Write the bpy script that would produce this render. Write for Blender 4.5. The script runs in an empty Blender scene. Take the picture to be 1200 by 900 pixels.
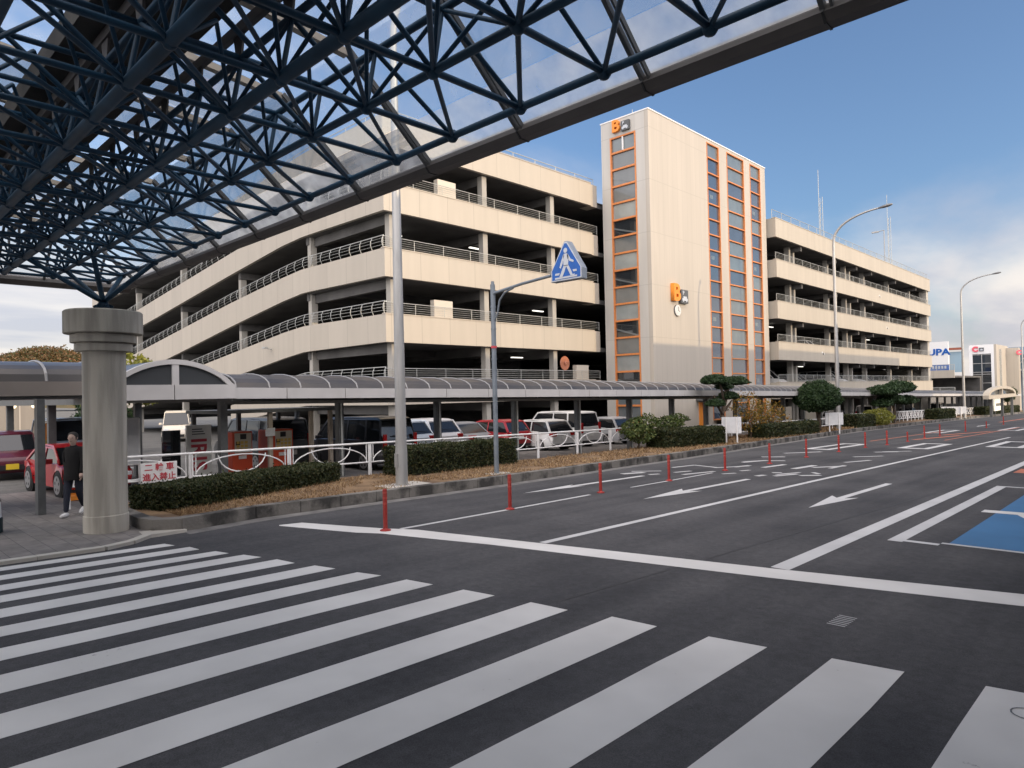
import bpy, bmesh, math, random
from mathutils import Vector, Matrix, noise
from math import sin, cos, pi, radians
random.seed(7)
S = bpy.context.scene
COL = S.collection

def gz(y):
    y = max(-60.0, min(260.0, y))
    return -2.3 - 0.0206 * y

# ------------------------------------------------------------------ materials
def mat(name, col, rough=0.7, metal=0.0, nz=0.0, nscale=8.0, bump=0.0, bscale=30.0, spec=0.5, col2=None, detail=4.0, streak=None, coat=0.0, emit=None, es=0.0):
    m = bpy.data.materials.new(name); m.use_nodes = True
    nt = m.node_tree; N = nt.nodes; L = nt.links
    b = N['Principled BSDF']
    b.inputs['Base Color'].default_value = (*col, 1)
    b.inputs['Roughness'].default_value = rough
    b.inputs['Metallic'].default_value = metal
    b.inputs['Specular IOR Level'].default_value = spec
    b.inputs['Coat Weight'].default_value = coat
    if emit:
        b.inputs['Emission Color'].default_value = (*emit, 1); b.inputs['Emission Strength'].default_value = es
    if nz > 0 or col2 or bump > 0:
        g = N.new('ShaderNodeNewGeometry')
        mp = N.new('ShaderNodeMapping'); L.new(g.outputs['Position'], mp.inputs[0])
        if streak: mp.inputs['Scale'].default_value = streak
    if nz > 0 or col2:
        t = N.new('ShaderNodeTexNoise'); t.inputs['Scale'].default_value = nscale; t.inputs['Detail'].default_value = detail
        L.new(mp.outputs[0], t.inputs['Vector'])
        r = N.new('ShaderNodeValToRGB')
        r.color_ramp.elements[0].position = 0.3; r.color_ramp.elements[1].position = 0.7
        c2 = col2 if col2 else tuple(min(1, c * (1 + nz)) for c in col)
        c1 = col if col2 else tuple(c * (1 - nz) for c in col)
        r.color_ramp.elements[0].color = (*c1, 1); r.color_ramp.elements[1].color = (*c2, 1)
        L.new(t.outputs['Fac'], r.inputs[0]); L.new(r.outputs[0], b.inputs['Base Color'])
    if bump > 0:
        t2 = N.new('ShaderNodeTexNoise'); t2.inputs['Scale'].default_value = bscale; t2.inputs['Detail'].default_value = 3
        L.new(g.outputs['Position'], t2.inputs['Vector'])
        bm = N.new('ShaderNodeBump'); bm.inputs['Strength'].default_value = bump; bm.inputs['Distance'].default_value = 0.02
        L.new(t2.outputs['Fac'], bm.inputs['Height']); L.new(bm.outputs[0], b.inputs['Normal'])
    return m

def math_node(N, L, op, a, b=None):
    n = N.new('ShaderNodeMath'); n.operation = op
    for i, v in enumerate((a, b)):
        if v is None: continue
        if isinstance(v, (int, float)): n.inputs[i].default_value = v
        else: L.new(v, n.inputs[i])
    return n.outputs[0]

def panel_mat(name, col, width, hper=None, hoff=0.0, rough=0.55, dark=0.55, jw=0.02, off=0.0, dirt=0.12):
    """painted panels with vertical joints every width (and horizontal every hper), faint dirt streaks"""
    m = mat(name, col, rough)
    nt = m.node_tree; N = nt.nodes; L = nt.links; b = N['Principled BSDF']
    g = N.new('ShaderNodeNewGeometry'); s = N.new('ShaderNodeSeparateXYZ'); L.new(g.outputs['Position'], s.inputs[0])
    a = math_node(N, L, 'ADD', s.outputs[0], s.outputs[1]); a = math_node(N, L, 'ADD', a, 1000.0 + off)
    f = math_node(N, L, 'MODULO', a, width); j = math_node(N, L, 'LESS_THAN', f, jw)
    if hper:
        z = math_node(N, L, 'ADD', s.outputs[2], 1000.0 * hper - hoff); z = math_node(N, L, 'MODULO', z, hper)
        z = math_node(N, L, 'LESS_THAN', z, 0.035); j = math_node(N, L, 'MAXIMUM', j, z)
    mp = N.new('ShaderNodeMapping'); mp.inputs['Scale'].default_value = (1.2, 1.2, 0.12); L.new(g.outputs['Position'], mp.inputs[0])
    t = N.new('ShaderNodeTexNoise'); t.inputs['Scale'].default_value = 1.5; t.inputs['Detail'].default_value = 6; L.new(mp.outputs[0], t.inputs[0])
    r = N.new('ShaderNodeValToRGB'); r.color_ramp.elements[0].position = 0.3; r.color_ramp.elements[1].position = 0.65
    r.color_ramp.elements[0].color = (*[c * (1 - dirt) for c in col], 1); r.color_ramp.elements[1].color = (*col, 1)
    L.new(t.outputs['Fac'], r.inputs[0])
    # slight tone change from panel to panel
    fl = math_node(N, L, 'DIVIDE', a, width); fl = math_node(N, L, 'FLOOR', fl)
    wn = N.new('ShaderNodeTexWhiteNoise'); wn.noise_dimensions = '1D'; L.new(fl, wn.inputs['W'])
    k = math_node(N, L, 'MULTIPLY', wn.outputs['Value'], 0.06); k = math_node(N, L, 'SUBTRACT', 1.0, k)
    mm = N.new('ShaderNodeVectorMath'); mm.operation = 'SCALE'; L.new(r.outputs[0], mm.inputs[0]); L.new(k, mm.inputs['Scale'])
    mx = N.new('ShaderNodeMix'); mx.data_type = 'RGBA'; L.new(j, mx.inputs['Factor']); L.new(mm.outputs[0], mx.inputs[6])
    mx.inputs[7].default_value = (*[c * dark for c in col], 1); L.new(mx.outputs[2], b.inputs['Base Color'])
    return m

M = {}
M['cream'] = panel_mat('cream_panels', (0.47, 0.425, 0.355), 1.92, off=0.3, jw=.03, dirt=.07, dark=.68)
M['cream_fine'] = panel_mat('cream_fine_panels', (0.47, 0.425, 0.35), 0.9, dark=0.84, jw=0.03, dirt=.07)
M['tower_panel'] = panel_mat('tower_panels', (0.47, 0.43, 0.37), 0.62, 3.42, 3.43, dark=0.80, jw=0.022, dirt=.07)
M['tower_side'] = panel_mat('tower_side_panels', (0.52, 0.50, 0.46), 2.6, 3.42, 3.43, dark=0.75, off=1.1)
M['conc'] = mat('grey_concrete', (0.42, 0.40, 0.36), 0.85, nz=0.15, nscale=1.5, bump=0.2)
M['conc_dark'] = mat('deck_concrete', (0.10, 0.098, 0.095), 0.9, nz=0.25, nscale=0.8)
M['conc_col'] = mat('garage_column', (0.36, 0.345, 0.31), 0.8, nz=0.1, nscale=1.0)
M['galv'] = mat('galvanised_rail', (0.42, 0.43, 0.41), 0.5, metal=0.2, nz=0.1)
M['steel_pole'] = mat('steel_pole', (0.40, 0.40, 0.39), 0.5, metal=0.5, nz=0.12, nscale=3, streak=(3, 3, .4))
M['blue_pole'] = mat('grey_blue_pole', (0.19, 0.22, 0.25), 0.55, metal=0.3, nz=0.12, nscale=4)
M['orange'] = mat('orange_frame', (0.60, 0.215, 0.065), 0.5, nz=0.12)
M['orange_sign'] = mat('orange_sign', (0.80, 0.27, 0.03), 0.45)
M['grey_sign'] = mat('grey_sign', (0.09, 0.095, 0.10), 0.5)
M['white'] = mat('white_paint', (0.78, 0.78, 0.77), 0.5, nz=0.05)
M['sign_back'] = mat('white_board', (0.66, 0.67, 0.68), 0.6, nz=0.06, nscale=5)
M['red_text'] = mat('red_lettering', (0.5, 0.05, 0.07), 0.6)
M['blue_sign'] = mat('blue_sign', (0.008, 0.10, 0.40), 0.35, nz=0.1)
M['sign_white'] = mat('sign_white', (0.50, 0.53, 0.57), 0.45)
M['sign_edge'] = mat('sign_edge_grey', (0.22, 0.25, 0.29), 0.45, nz=.1)
M['truss'] = mat('blue_steel_tube', (0.012, 0.044, 0.082), 0.5, metal=0.0, spec=.3, nz=0.3, nscale=2.5)
M['fascia'] = mat('brown_grey_fascia', (0.105, 0.095, 0.09), 0.6, metal=0.2, nz=0.15, nscale=2)
M['beige_steel'] = mat('beige_purlin', (0.42, 0.36, 0.29), 0.6, nz=0.1)
M['rib_dark'] = mat('dark_glazing_rib', (0.10, 0.10, 0.10), 0.5, metal=0.4)
M['gutter'] = mat('dark_gutter_deck', (0.05, 0.045, 0.04), 0.9, nz=0.5, nscale=1.5)
M['pillar'] = mat('pillar_concrete', (0.37, 0.35, 0.305), 0.85, nz=0.2, nscale=2.2, bump=0.25, bscale=60, streak=(2.2, 2.2, .25), detail=8)
M['wk_fascia'] = mat('walkway_fascia', (0.52, 0.51, 0.50), 0.5, nz=0.07, nscale=1.5)
M['wk_fascia_brown'] = mat('brown_walkway_fascia', (0.25, 0.22, 0.195), 0.6, nz=0.1, nscale=1.5)
M['wk_post'] = mat('walkway_post', (0.13, 0.135, 0.135), 0.5, metal=0.3, nz=0.12)
M['wk_ceiling'] = mat('walkway_ceiling', (0.2, 0.19, 0.18), 0.8)
M['wk_rib'] = mat('walkway_rib', (0.3, 0.3, 0.3), 0.5, metal=0.4)
M['red_machine'] = mat('red_orange_cabinet', (0.62, 0.075, 0.025), 0.45)
M['yellow_panel'] = mat('yellow_buttons', (0.62, 0.42, 0.10), 0.6)
M['pale_panel'] = mat('pale_panel', (0.55, 0.5, 0.42), 0.6)
M['black'] = mat('black_plastic', (0.02, 0.02, 0.022), 0.4)
M['bollard'] = mat('red_bollard', (0.30, 0.026, 0.020), 0.5, nz=0.12, nscale=12)
M['bollard_band'] = mat('bollard_band', (0.40, 0.06, 0.045), 0.3)
M['rubber'] = mat('black_rubber', (0.02, 0.02, 0.02), 0.75)
M['tyre'] = mat('tyre', (0.018, 0.018, 0.018), 0.85)
M['rim'] = mat('alloy_rim', (0.45, 0.45, 0.46), 0.35, metal=0.8)
M['car_glass'] = mat('car_glass', (0.012, 0.014, 0.017), 0.06, spec=0.8)
M['headlight'] = mat('headlight_lens', (0.75, 0.77, 0.8), 0.1)
M['taillight'] = mat('tail_lamp', (0.35, 0.01, 0.01), 0.2)
M['plate_w'] = mat('white_plate', (0.75, 0.75, 0.72), 0.5)
M['plate_y'] = mat('yellow_plate', (0.7, 0.5, 0.03), 0.5)
M['bark'] = mat('tree_bark', (0.10, 0.075, 0.055), 0.95, nz=0.35, nscale=12, bump=0.6)
M['stone_kerb'] = mat('stone_kerb', (0.045, 0.043, 0.040), 0.9, col2=(0.17, 0.16, 0.145), nscale=1.7, bump=0.6, bscale=18, detail=7)
for _k, _a, _b in (('stone_kerb', .43, .57), ('pillar', .38, .60)):
    for _n in M[_k].node_tree.nodes:
        if _n.type == 'VALTORGB': _n.color_ramp.elements[0].position = _a; _n.color_ramp.elements[1].position = _b
M['skin'] = mat('skin', (0.42, 0.30, 0.25), 0.6)
M['coat'] = mat('dark_coat', (0.004, 0.004, 0.005), 0.9, bump=0.3, bscale=14)
M['jeans'] = mat('navy_trousers', (0.012, 0.015, 0.028), 0.9, bump=0.3, bscale=20)
M['hair'] = mat('dark_hair', (0.015, 0.012, 0.01), 0.7)
M['shoe'] = mat('white_shoe', (0.7, 0.7, 0.7), 0.6)
M['lamp_on'] = mat('fluorescent_tube', (0.8, 0.8, 0.8), 0.5, emit=(1, 0.95, 0.85), es=1.6)
M['lit_panel'] = mat('lit_sign_panel', (0.8, 0.78, 0.7), 0.5, emit=(1, 0.9, 0.7), es=0.45)

def leafmat(name, c1, c2, c3=None):
    m = bpy.data.materials.new(name); m.use_nodes = True
    nt = m.node_tree; N = nt.nodes; L = nt.links; b = N['Principled BSDF']
    b.inputs['Roughness'].default_value = 0.55; b.inputs['Specular IOR Level'].default_value = 0.3
    g = N.new('ShaderNodeNewGeometry'); r = N.new('ShaderNodeValToRGB')
    r.color_ramp.elements[0].color = (*c1, 1); r.color_ramp.elements[1].color = (*c2, 1)
    if c3:
        e = r.color_ramp.elements.new(0.85); e.color = (*c3, 1)
        r.color_ramp.elements[-1].color = (*c3, 1)
        r.color_ramp.elements[1].position = 0.6; r.color_ramp.elements[1].color = (*c2, 1)
    L.new(g.outputs['Random Per Island'], r.inputs[0]); L.new(r.outputs[0], b.inputs['Base Color'])
    tr = N.new('ShaderNodeBsdfTranslucent'); L.new(r.outputs[0], tr.inputs[0])
    mx = N.new('ShaderNodeMixShader'); mx.inputs[0].default_value = 0.2
    L.new(b.outputs[0], mx.inputs[1]); L.new(tr.outputs[0], mx.inputs[2]); L.new(mx.outputs[0], N['Material Output'].inputs[0])
    return m
M['hedge'] = leafmat('hedge_leaf', (0.014, 0.022, 0.009), (0.042, 0.058, 0.020), (0.085, 0.075, 0.03))
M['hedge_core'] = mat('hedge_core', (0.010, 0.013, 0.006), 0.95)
M['pine'] = leafmat('pine_leaf', (0.014, 0.034, 0.014), (0.045, 0.08, 0.028))
M['yellowleaf'] = leafmat('yellow_leaf', (0.06, 0.06, 0.012), (0.24, 0.16, 0.025), (0.34, 0.13, 0.02))
M['limeleaf'] = leafmat('lime_leaf', (0.09, 0.11, 0.02), (0.25, 0.24, 0.04))
M['shrubleaf'] = leafmat('shrub_leaf', (0.03, 0.05, 0.014), (0.09, 0.13, 0.035), (0.15, 0.15, 0.05))
M['hill_leaf'] = leafmat('hill_leaf', (0.045, 0.06, 0.02), (0.13, 0.085, 0.035), (0.20, 0.10, 0.045))
M['drygrass_blade'] = leafmat('dry_grass_blade', (0.12, 0.068, 0.035), (0.30, 0.19, 0.095), (0.40, 0.29, 0.15))

def glass_mat(name, tint, transp, rough=0.08, diff=(0.6, 0.65, 0.68), fr=0.5):
    m = bpy.data.materials.new(name); m.use_nodes = True
    nt = m.node_tree; N = nt.nodes; L = nt.links; N.remove(N['Principled BSDF'])
    t = N.new('ShaderNodeBsdfTransparent'); t.inputs[0].default_value = (*tint, 1)
    tr = N.new('ShaderNodeBsdfTranslucent'); tr.inputs[0].default_value = (*diff, 1)
    gl = N.new('ShaderNodeBsdfGlossy'); gl.inputs['Roughness'].default_value = rough
    g = N.new('ShaderNodeNewGeometry'); n = N.new('ShaderNodeTexNoise'); n.inputs['Scale'].default_value = 2.5; n.inputs['Detail'].default_value = 8
    L.new(g.outputs['Position'], n.inputs[0])
    mr = N.new('ShaderNodeMapRange'); mr.inputs[1].default_value = 0.3; mr.inputs[2].default_value = 0.7
    mr.inputs[3].default_value = max(0, (1 - transp) * 0.5); mr.inputs[4].default_value = min(1, (1 - transp) * 1.5)
    L.new(n.outputs[0], mr.inputs[0])
    a = N.new('ShaderNodeMixShader'); L.new(mr.outputs[0], a.inputs[0]); L.new(t.outputs[0], a.inputs[1]); L.new(tr.outputs[0], a.inputs[2])
    f = N.new('ShaderNodeFresnel'); f.inputs[0].default_value = 1.45
    k = math_node(N, L, 'MULTIPLY', f.outputs[0], fr)
    c = N.new('ShaderNodeMixShader'); L.new(k, c.inputs[0]); L.new(a.outputs[0], c.inputs[1]); L.new(gl.outputs[0], c.inputs[2])
    L.new(c.outputs[0], N['Material Output'].inputs[0])
    return m
M['roof_glass'] = glass_mat('canopy_glass', (0.86, 0.91, 0.93), 0.74)
M['eave_glass'] = glass_mat('dusty_eave_glass', (0.8, 0.84, 0.86), 0.52, diff=(0.62, 0.64, 0.64))
M['roof_mesh'] = glass_mat('perforated_roof_sheet', (0.8, 0.84, 0.87), 0.55, diff=(0.55, 0.57, 0.6))
M['vault'] = mat('smoked_vault_sheet', (0.045, 0.045, 0.05), 0.38, col2=(0.085, 0.078, 0.072), nscale=.8, spec=.35)

def window_mat(name, col, rough=0.05, spec=0.9):
    return mat(name, col, rough, spec=spec, coat=0.6, nz=0.12, nscale=1.3)
M['w_blue'] = window_mat('blue_tinted_pane', (0.045, 0.068, 0.105))
M['w_green'] = window_mat('grey_green_pane', (0.125, 0.155, 0.165), 0.10)
M['w_dark'] = window_mat('dark_pane', (0.022, 0.026, 0.03))
M['w_pale'] = window_mat('pale_pane', (0.27, 0.30, 0.295), 0.25)
M['w_grey'] = window_mat('grey_pane', (0.12, 0.135, 0.14), 0.12)

# ------------------------------------------------------------------ mesh helper
class MB:
    def __init__(s): s.v = []; s.f = []; s.mi = []; s.m = 0
    def add(s, vs, fs):
        o = len(s.v); s.v += [tuple(v) for v in vs]; s.f += [tuple(i + o for i in f) for f in fs]; s.mi += [s.m] * len(fs); return s
    def box(s, x0, x1, y0, y1, z0, z1):
        x0, x1 = sorted((x0, x1)); y0, y1 = sorted((y0, y1)); z0, z1 = sorted((z0, z1))
        return s.add([(x0,y0,z0),(x1,y0,z0),(x1,y1,z0),(x0,y1,z0),(x0,y0,z1),(x1,y0,z1),(x1,y1,z1),(x0,y1,z1)],
              [(0,3,2,1),(4,5,6,7),(0,1,5,4),(1,2,6,5),(2,3,7,6),(3,0,4,7)])
    def bar(s, p, q, w, h, up=(0, 0, 1)):
        p = Vector(p); q = Vector(q); d = (q - p).normalized(); u = Vector(up)
        if abs(d.dot(u)) > 0.98: u = Vector((1, 0, 0))
        a = d.cross(u).normalized() * (w / 2); b = a.cross(d).normalized() * (h / 2)
        vs = []
        for c in (p, q): vs += [c - a - b, c + a - b, c + a + b, c - a + b]
        return s.add(vs, [(0,1,2,3),(7,6,5,4),(0,4,5,1),(1,5,6,2),(2,6,7,3),(3,7,4,0)])
    def tube(s, pts, r, n=8, caps=True):
        pts = [Vector(p) for p in pts]; rs = r if isinstance(r, (list, tuple)) else [r] * len(pts)
        o = len(s.v); prev = None; vs = []; fs = []
        for i, p in enumerate(pts):
            if i == 0: d = pts[1] - p
            elif i == len(pts) - 1: d = p - pts[i - 1]
            else: d = (pts[i + 1] - p).normalized() + (p - pts[i - 1]).normalized()
            d.normalize()
            if prev is None:
                u = Vector((0, 0, 1)) if abs(d.z) < 0.9 else Vector((1, 0, 0)); a = d.cross(u).normalized()
            else: a = (prev - d * prev.dot(d)).normalized()
            prev = a; b = d.cross(a)
            for k in range(n):
                t = 2 * pi * k / n; vs.append(p + (a * cos(t) + b * sin(t)) * rs[i])
        for i in range(len(pts) - 1):
            for k in range(n):
                k2 = (k + 1) % n; fs.append((i*n+k, i*n+k2, (i+1)*n+k2, (i+1)*n+k))
        if caps: fs.append(tuple(range(n))[::-1]); fs.append(tuple((len(pts)-1)*n + k for k in range(n)))
        return s.add(vs, fs)
    def lathe(s, prof, c=(0, 0, 0), n=24, axis='z'):
        vs = []; fs = []
        for r, h in prof:
            for k in range(n):
                t = 2 * pi * k / n
                a, b = r * cos(t), r * sin(t)
                v = (a, b, h) if axis == 'z' else ((a, h, b) if axis == 'y' else (h, a, b))
                vs.append((v[0]+c[0], v[1]+c[1], v[2]+c[2]))
        m = len(prof)
        for i in range(m - 1):
            for k in range(n):
                k2 = (k + 1) % n; fs.append((i*n+k, i*n+k2, (i+1)*n+k2, (i+1)*n+k))
        fs.append(tuple(range(n))[::-1]); fs.append(tuple((m-1)*n + k for k in range(n)))
        return s.add(vs, fs)
    def prism(s, poly, axis, a, b):
        """poly 2D extruded on axis from a to b; axis x: (y,z), y: (x,z), z: (x,y)"""
        def P(p, h): return {'x': (h, p[0], p[1]), 'y': (p[0], h, p[1]), 'z': (p[0], p[1], h)}[axis]
        n = len(poly); vs = [P(p, a) for p in poly] + [P(p, b) for p in poly]
        fs = [tuple(range(n))[::-1], tuple(range(n, 2*n))] + [(i, (i+1) % n, n+(i+1) % n, n+i) for i in range(n)]
        return s.add(vs, fs)
    def strip(s, top, bot, axis, a, b):
        """extruded band between two polylines with matched points"""
        for i in range(len(top) - 1):
            s.prism([bot[i], bot[i+1], top[i+1], top[i]], axis, a, b)
        return s
    def build(s, name, m, parent=None, smooth=False, kind=None, label=None, bevel=0):
        me = bpy.data.meshes.new(name); me.from_pydata(s.v, [], s.f)
        ms = m if isinstance(m, (list, tuple)) else [m]
        for x in ms: me.materials.append(M[x] if isinstance(x, str) else x)
        if len(ms) > 1: me.polygons.foreach_set('material_index', s.mi)
        bm = bmesh.new(); bm.from_mesh(me); bmesh.ops.recalc_face_normals(bm, faces=bm.faces[:])
        if bevel:
            bmesh.ops.remove_doubles(bm, verts=bm.verts[:], dist=1e-4)
            es = [e for e in bm.edges if len(e.link_faces) == 2 and e.calc_face_angle(0) > 0.6]
            bmesh.ops.bevel(bm, geom=es, offset=bevel, segments=2, profile=0.6, affect='EDGES', clamp_overlap=True)
        bm.to_mesh(me); bm.free()
        if smooth: me.shade_smooth() if smooth is True else me.set_sharp_from_angle(angle=radians(smooth))
        if smooth and smooth is not True:
            me.polygons.foreach_set('use_smooth', [True] * len(me.polygons)); me.set_sharp_from_angle(angle=radians(smooth))
        o = bpy.data.objects.new(name, me); COL.objects.link(o)
        if parent is not None:
            o.parent = parent
            if not parent.get('local'):
                base = parent
                w = Vector((0, 0, 0))
                if base.parent is None and base.type == 'EMPTY': w = Vector(base.location)
                o.location = -w
        if kind: o['kind'] = kind
        if label: o['label'] = label
        return o

def tag(o, label, cat, group=None):
    o['label'] = label; o['category'] = cat
    if group: o['group'] = group
    return o
def thing(name, label, cat, loc=(0, 0, 0), rz=0, group=None, local=False):
    o = bpy.data.objects.new(name, None); COL.objects.link(o); o.location = loc; o.rotation_euler = (0, 0, rz)
    o.empty_display_size = 0.2
    if local: o['local'] = 1
    return tag(o, label, cat, group)
def copy_thing(root, loc, rz=None, label=None, group=None):
    def cp(o, par):
        c = o.copy(); COL.objects.link(c)
        if par is not None: c.parent = par
        for ch in [x for x in KIDS.get(o.name, [])]: cp(ch, c)
        return c
    global KIDS
    KIDS = {}
    for x in list(COL.objects):
        if x.parent: KIDS.setdefault(x.parent.name, []).append(x)
    r = cp(root, None); r.location = loc
    if rz is not None: r.rotation_euler = (0, 0, rz)
    if label: r['label'] = label
    if group: r['group'] = group
    return r

def text_mesh(name, body, size, m, parent, origin, xdir, updir, depth=0.01, bold=0.0, sx=1.0, center=True):
    cu = bpy.data.curves.new(name, 'FONT'); cu.body = body; cu.size = size; cu.extrude = depth / 2; cu.offset = bold
    if center: cu.align_x = 'CENTER'; cu.align_y = 'CENTER'
    cu.resolution_u = 3
    t = bpy.data.objects.new('tmp_text', cu); COL.objects.link(t)
    dg = bpy.context.evaluated_depsgraph_get(); dg.update()
    me = bpy.data.meshes.new_from_object(t.evaluated_get(dg)); bpy.data.objects.remove(t)
    X = Vector(xdir).normalized(); U = Vector(updir).normalized(); Z = X.cross(U)
    mt = Matrix((X * sx, U, Z)).transposed().to_4x4(); mt.translation = Vector(origin)
    me.transform(mt); me.materials.clear(); me.materials.append(M[m]); me.name = name
    o = bpy.data.objects.new(name, me); COL.objects.link(o)
    if parent is not None:
        o.parent = parent
        if not parent.get('local') and parent.parent is None and parent.type == 'EMPTY': o.location = -Vector(parent.location)
    return o

def leaves(mb, centre, rad, n, size, shell=0.55, seed=0, flat=1.0, squash=0.0):
    """small leaf-shaped quads spread through an uneven ellipsoid"""
    rnd = random.Random(seed); cx, cy, cz = centre; rx, ry, rz = rad
    for i in range(n):
        while True:
            p = Vector((rnd.uniform(-1, 1), rnd.uniform(-1, 1), rnd.uniform(-1, 1)))
            if p.length < 1 and p.length > 0.01: break
        d = p.normalized(); k = 1 + 0.22 * noise.noise(d * 2.3 + Vector((seed * 3.1, 0, 0)))
        p = d * (shell + (1 - shell) * rnd.random() ** 0.6) * k
        if squash and p.z < 0: p.z *= squash
        c = Vector((cx + p.x * rx, cy + p.y * ry, cz + p.z * rz))
        leaf(mb, c, size * rnd.uniform(0.6, 1.3), rnd)
def leaf(mb, c, s, rnd):
    a = Vector((rnd.gauss(0, 1), rnd.gauss(0, 1), rnd.gauss(0, 1))).normalized()
    b = a.cross(Vector((rnd.gauss(0, 1), rnd.gauss(0, 1), rnd.gauss(0, 1)))).normalized()
    a = a * s; b = b * s * 0.5
    mb.add([c - a, c + b, c + a, c - b], [(0, 1, 2, 3)])
# ------------------------------------------------------------------ ground materials
def asphalt(name, c, c2, patch=0.0):
    m = bpy.data.materials.new(name); m.use_nodes = True
    nt = m.node_tree; N = nt.nodes; L = nt.links; b = N['Principled BSDF']; b.inputs['Roughness'].default_value = 0.85; b.inputs['Specular IOR Level'].default_value = .2
    g = N.new('ShaderNodeNewGeometry')
    t1 = N.new('ShaderNodeTexNoise'); t1.inputs['Scale'].default_value = 0.45; t1.inputs['Detail'].default_value = 6; L.new(g.outputs['Position'], t1.inputs[0])
    mp = N.new('ShaderNodeMapping'); mp.inputs['Scale'].default_value = (1.6, 0.05, 1); L.new(g.outputs['Position'], mp.inputs[0])
    t2 = N.new('ShaderNodeTexNoise'); t2.inputs['Scale'].default_value = 1.0; t2.inputs['Detail'].default_value = 4; L.new(mp.outputs[0], t2.inputs[0])
    t3 = N.new('ShaderNodeTexNoise'); t3.inputs['Scale'].default_value = 110; t3.inputs['Detail'].default_value = 2; L.new(g.outputs['Position'], t3.inputs[0])
    s = math_node(N, L, 'ADD', t1.outputs[0], t2.outputs[0]); s = math_node(N, L, 'MULTIPLY', s, 0.5)
    r = N.new('ShaderNodeValToRGB'); r.color_ramp.elements[0].position = 0.36; r.color_ramp.elements[1].position = 0.64
    r.color_ramp.elements[0].color = (*c, 1); r.color_ramp.elements[1].color = (*c2, 1); L.new(s, r.inputs[0])
    k = N.new('ShaderNodeMapRange'); k.inputs[1].default_value = 0.3; k.inputs[2].default_value = 0.75; k.inputs[3].default_value = 0.72; k.inputs[4].default_value = 1.35
    L.new(t3.outputs[0], k.inputs[0])
    t4 = N.new('ShaderNodeTexNoise'); t4.inputs['Scale'].default_value = 9; t4.inputs['Detail'].default_value = 9; t4.inputs['Roughness'].default_value = .7; L.new(g.outputs['Position'], t4.inputs[0])
    k4 = N.new('ShaderNodeMapRange'); k4.inputs[1].default_value = .3; k4.inputs[2].default_value = .7; k4.inputs[3].default_value = .80; k4.inputs[4].default_value = 1.22; L.new(t4.outputs[0], k4.inputs[0])
    kk_ = math_node(N, L, 'MULTIPLY', k.outputs[0], k4.outputs[0])
    v = N.new('ShaderNodeVectorMath'); v.operation = 'SCALE'; L.new(r.outputs[0], v.inputs[0]); L.new(kk_, v.inputs['Scale'])
    # fine cracks
    vo = N.new('ShaderNodeTexVoronoi'); vo.feature = 'DISTANCE_TO_EDGE'; vo.inputs['Scale'].default_value = 0.16
    nn = N.new('ShaderNodeTexNoise'); nn.inputs['Scale'].default_value = 1.3; nn.inputs['Detail'].default_value = 5; L.new(g.outputs['Position'], nn.inputs[0])
    va = N.new('ShaderNodeVectorMath'); va.operation = 'SCALE'; L.new(nn.outputs['Color'], va.inputs[0]); va.inputs['Scale'].default_value = 1.6
    vb = N.new('ShaderNodeVectorMath'); L.new(g.outputs['Position'], vb.inputs[0]); L.new(va.outputs[0], vb.inputs[1]); L.new(vb.outputs[0], vo.inputs['Vector'])
    cr = math_node(N, L, 'LESS_THAN', vo.outputs['Distance'], 0.0022)
    cr = math_node(N, L, 'MULTIPLY', cr, 0.12)
    mx = N.new('ShaderNodeMix'); mx.data_type = 'RGBA'; L.new(cr, mx.inputs['Factor']); L.new(v.outputs[0], mx.inputs[6]); mx.inputs[7].default_value = (0.02, 0.02, 0.02, 1)
    L.new(mx.outputs[2], b.inputs['Base Color'])
    bm = N.new('ShaderNodeBump'); bm.inputs['Strength'].default_value = 0.35; bm.inputs['Distance'].default_value = 0.01; L.new(t3.outputs[0], bm.inputs['Height']); L.new(bm.outputs[0], b.inputs['Normal'])
    return m
M['asphalt'] = asphalt('road_asphalt', (0.040, 0.041, 0.045), (0.080, 0.080, 0.084))
M['lot'] = asphalt('lot_asphalt', (0.10, 0.098, 0.095), (0.15, 0.148, 0.14))

def paint(name, col, wear=0.3, under=(0.085, 0.086, 0.092)):
    m = bpy.data.materials.new(name); m.use_nodes = True
    nt = m.node_tree; N = nt.nodes; L = nt.links; b = N['Principled BSDF']; b.inputs['Roughness'].default_value = 0.65
    g = N.new('ShaderNodeNewGeometry')
    t = N.new('ShaderNodeTexNoise'); t.inputs['Scale'].default_value = 14; t.inputs['Detail'].default_value = 8; t.inputs['Roughness'].default_value = 0.75; L.new(g.outputs['Position'], t.inputs[0])
    u = N.new('ShaderNodeTexNoise'); u.inputs['Scale'].default_value = 0.9; u.inputs['Detail'].default_value = 3; L.new(g.outputs['Position'], u.inputs[0])
    s = math_node(N, L, 'MULTIPLY', u.outputs[0], 0.7); s = math_node(N, L, 'ADD', s, t.outputs[0])
    r = N.new('ShaderNodeMapRange'); r.inputs[1].default_value = 0.40 + wear * 0.42; r.inputs[2].default_value = 0.52 + wear * 0.42; r.inputs[3].default_value = 1; r.inputs[4].default_value = 0
    L.new(s, r.inputs[0])
    c = N.new('ShaderNodeValToRGB'); c.color_ramp.elements[0].position = 0.35; c.color_ramp.elements[1].position = 0.65
    c.color_ramp.elements[0].color = (*[x * 0.86 for x in col], 1); c.color_ramp.elements[1].color = (*col, 1); L.new(u.outputs[0], c.inputs[0])
    mx = N.new('ShaderNodeMix'); mx.data_type = 'RGBA'; L.new(r.outputs[0], mx.inputs['Factor']); L.new(c.outputs[0], mx.inputs[6]); mx.inputs[7].default_value = (*under, 1)
    L.new(mx.outputs[2], b.inputs['Base Color']); return m
M['paint'] = paint('road_paint', (0.62, 0.615, 0.60), 0.24)
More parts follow.
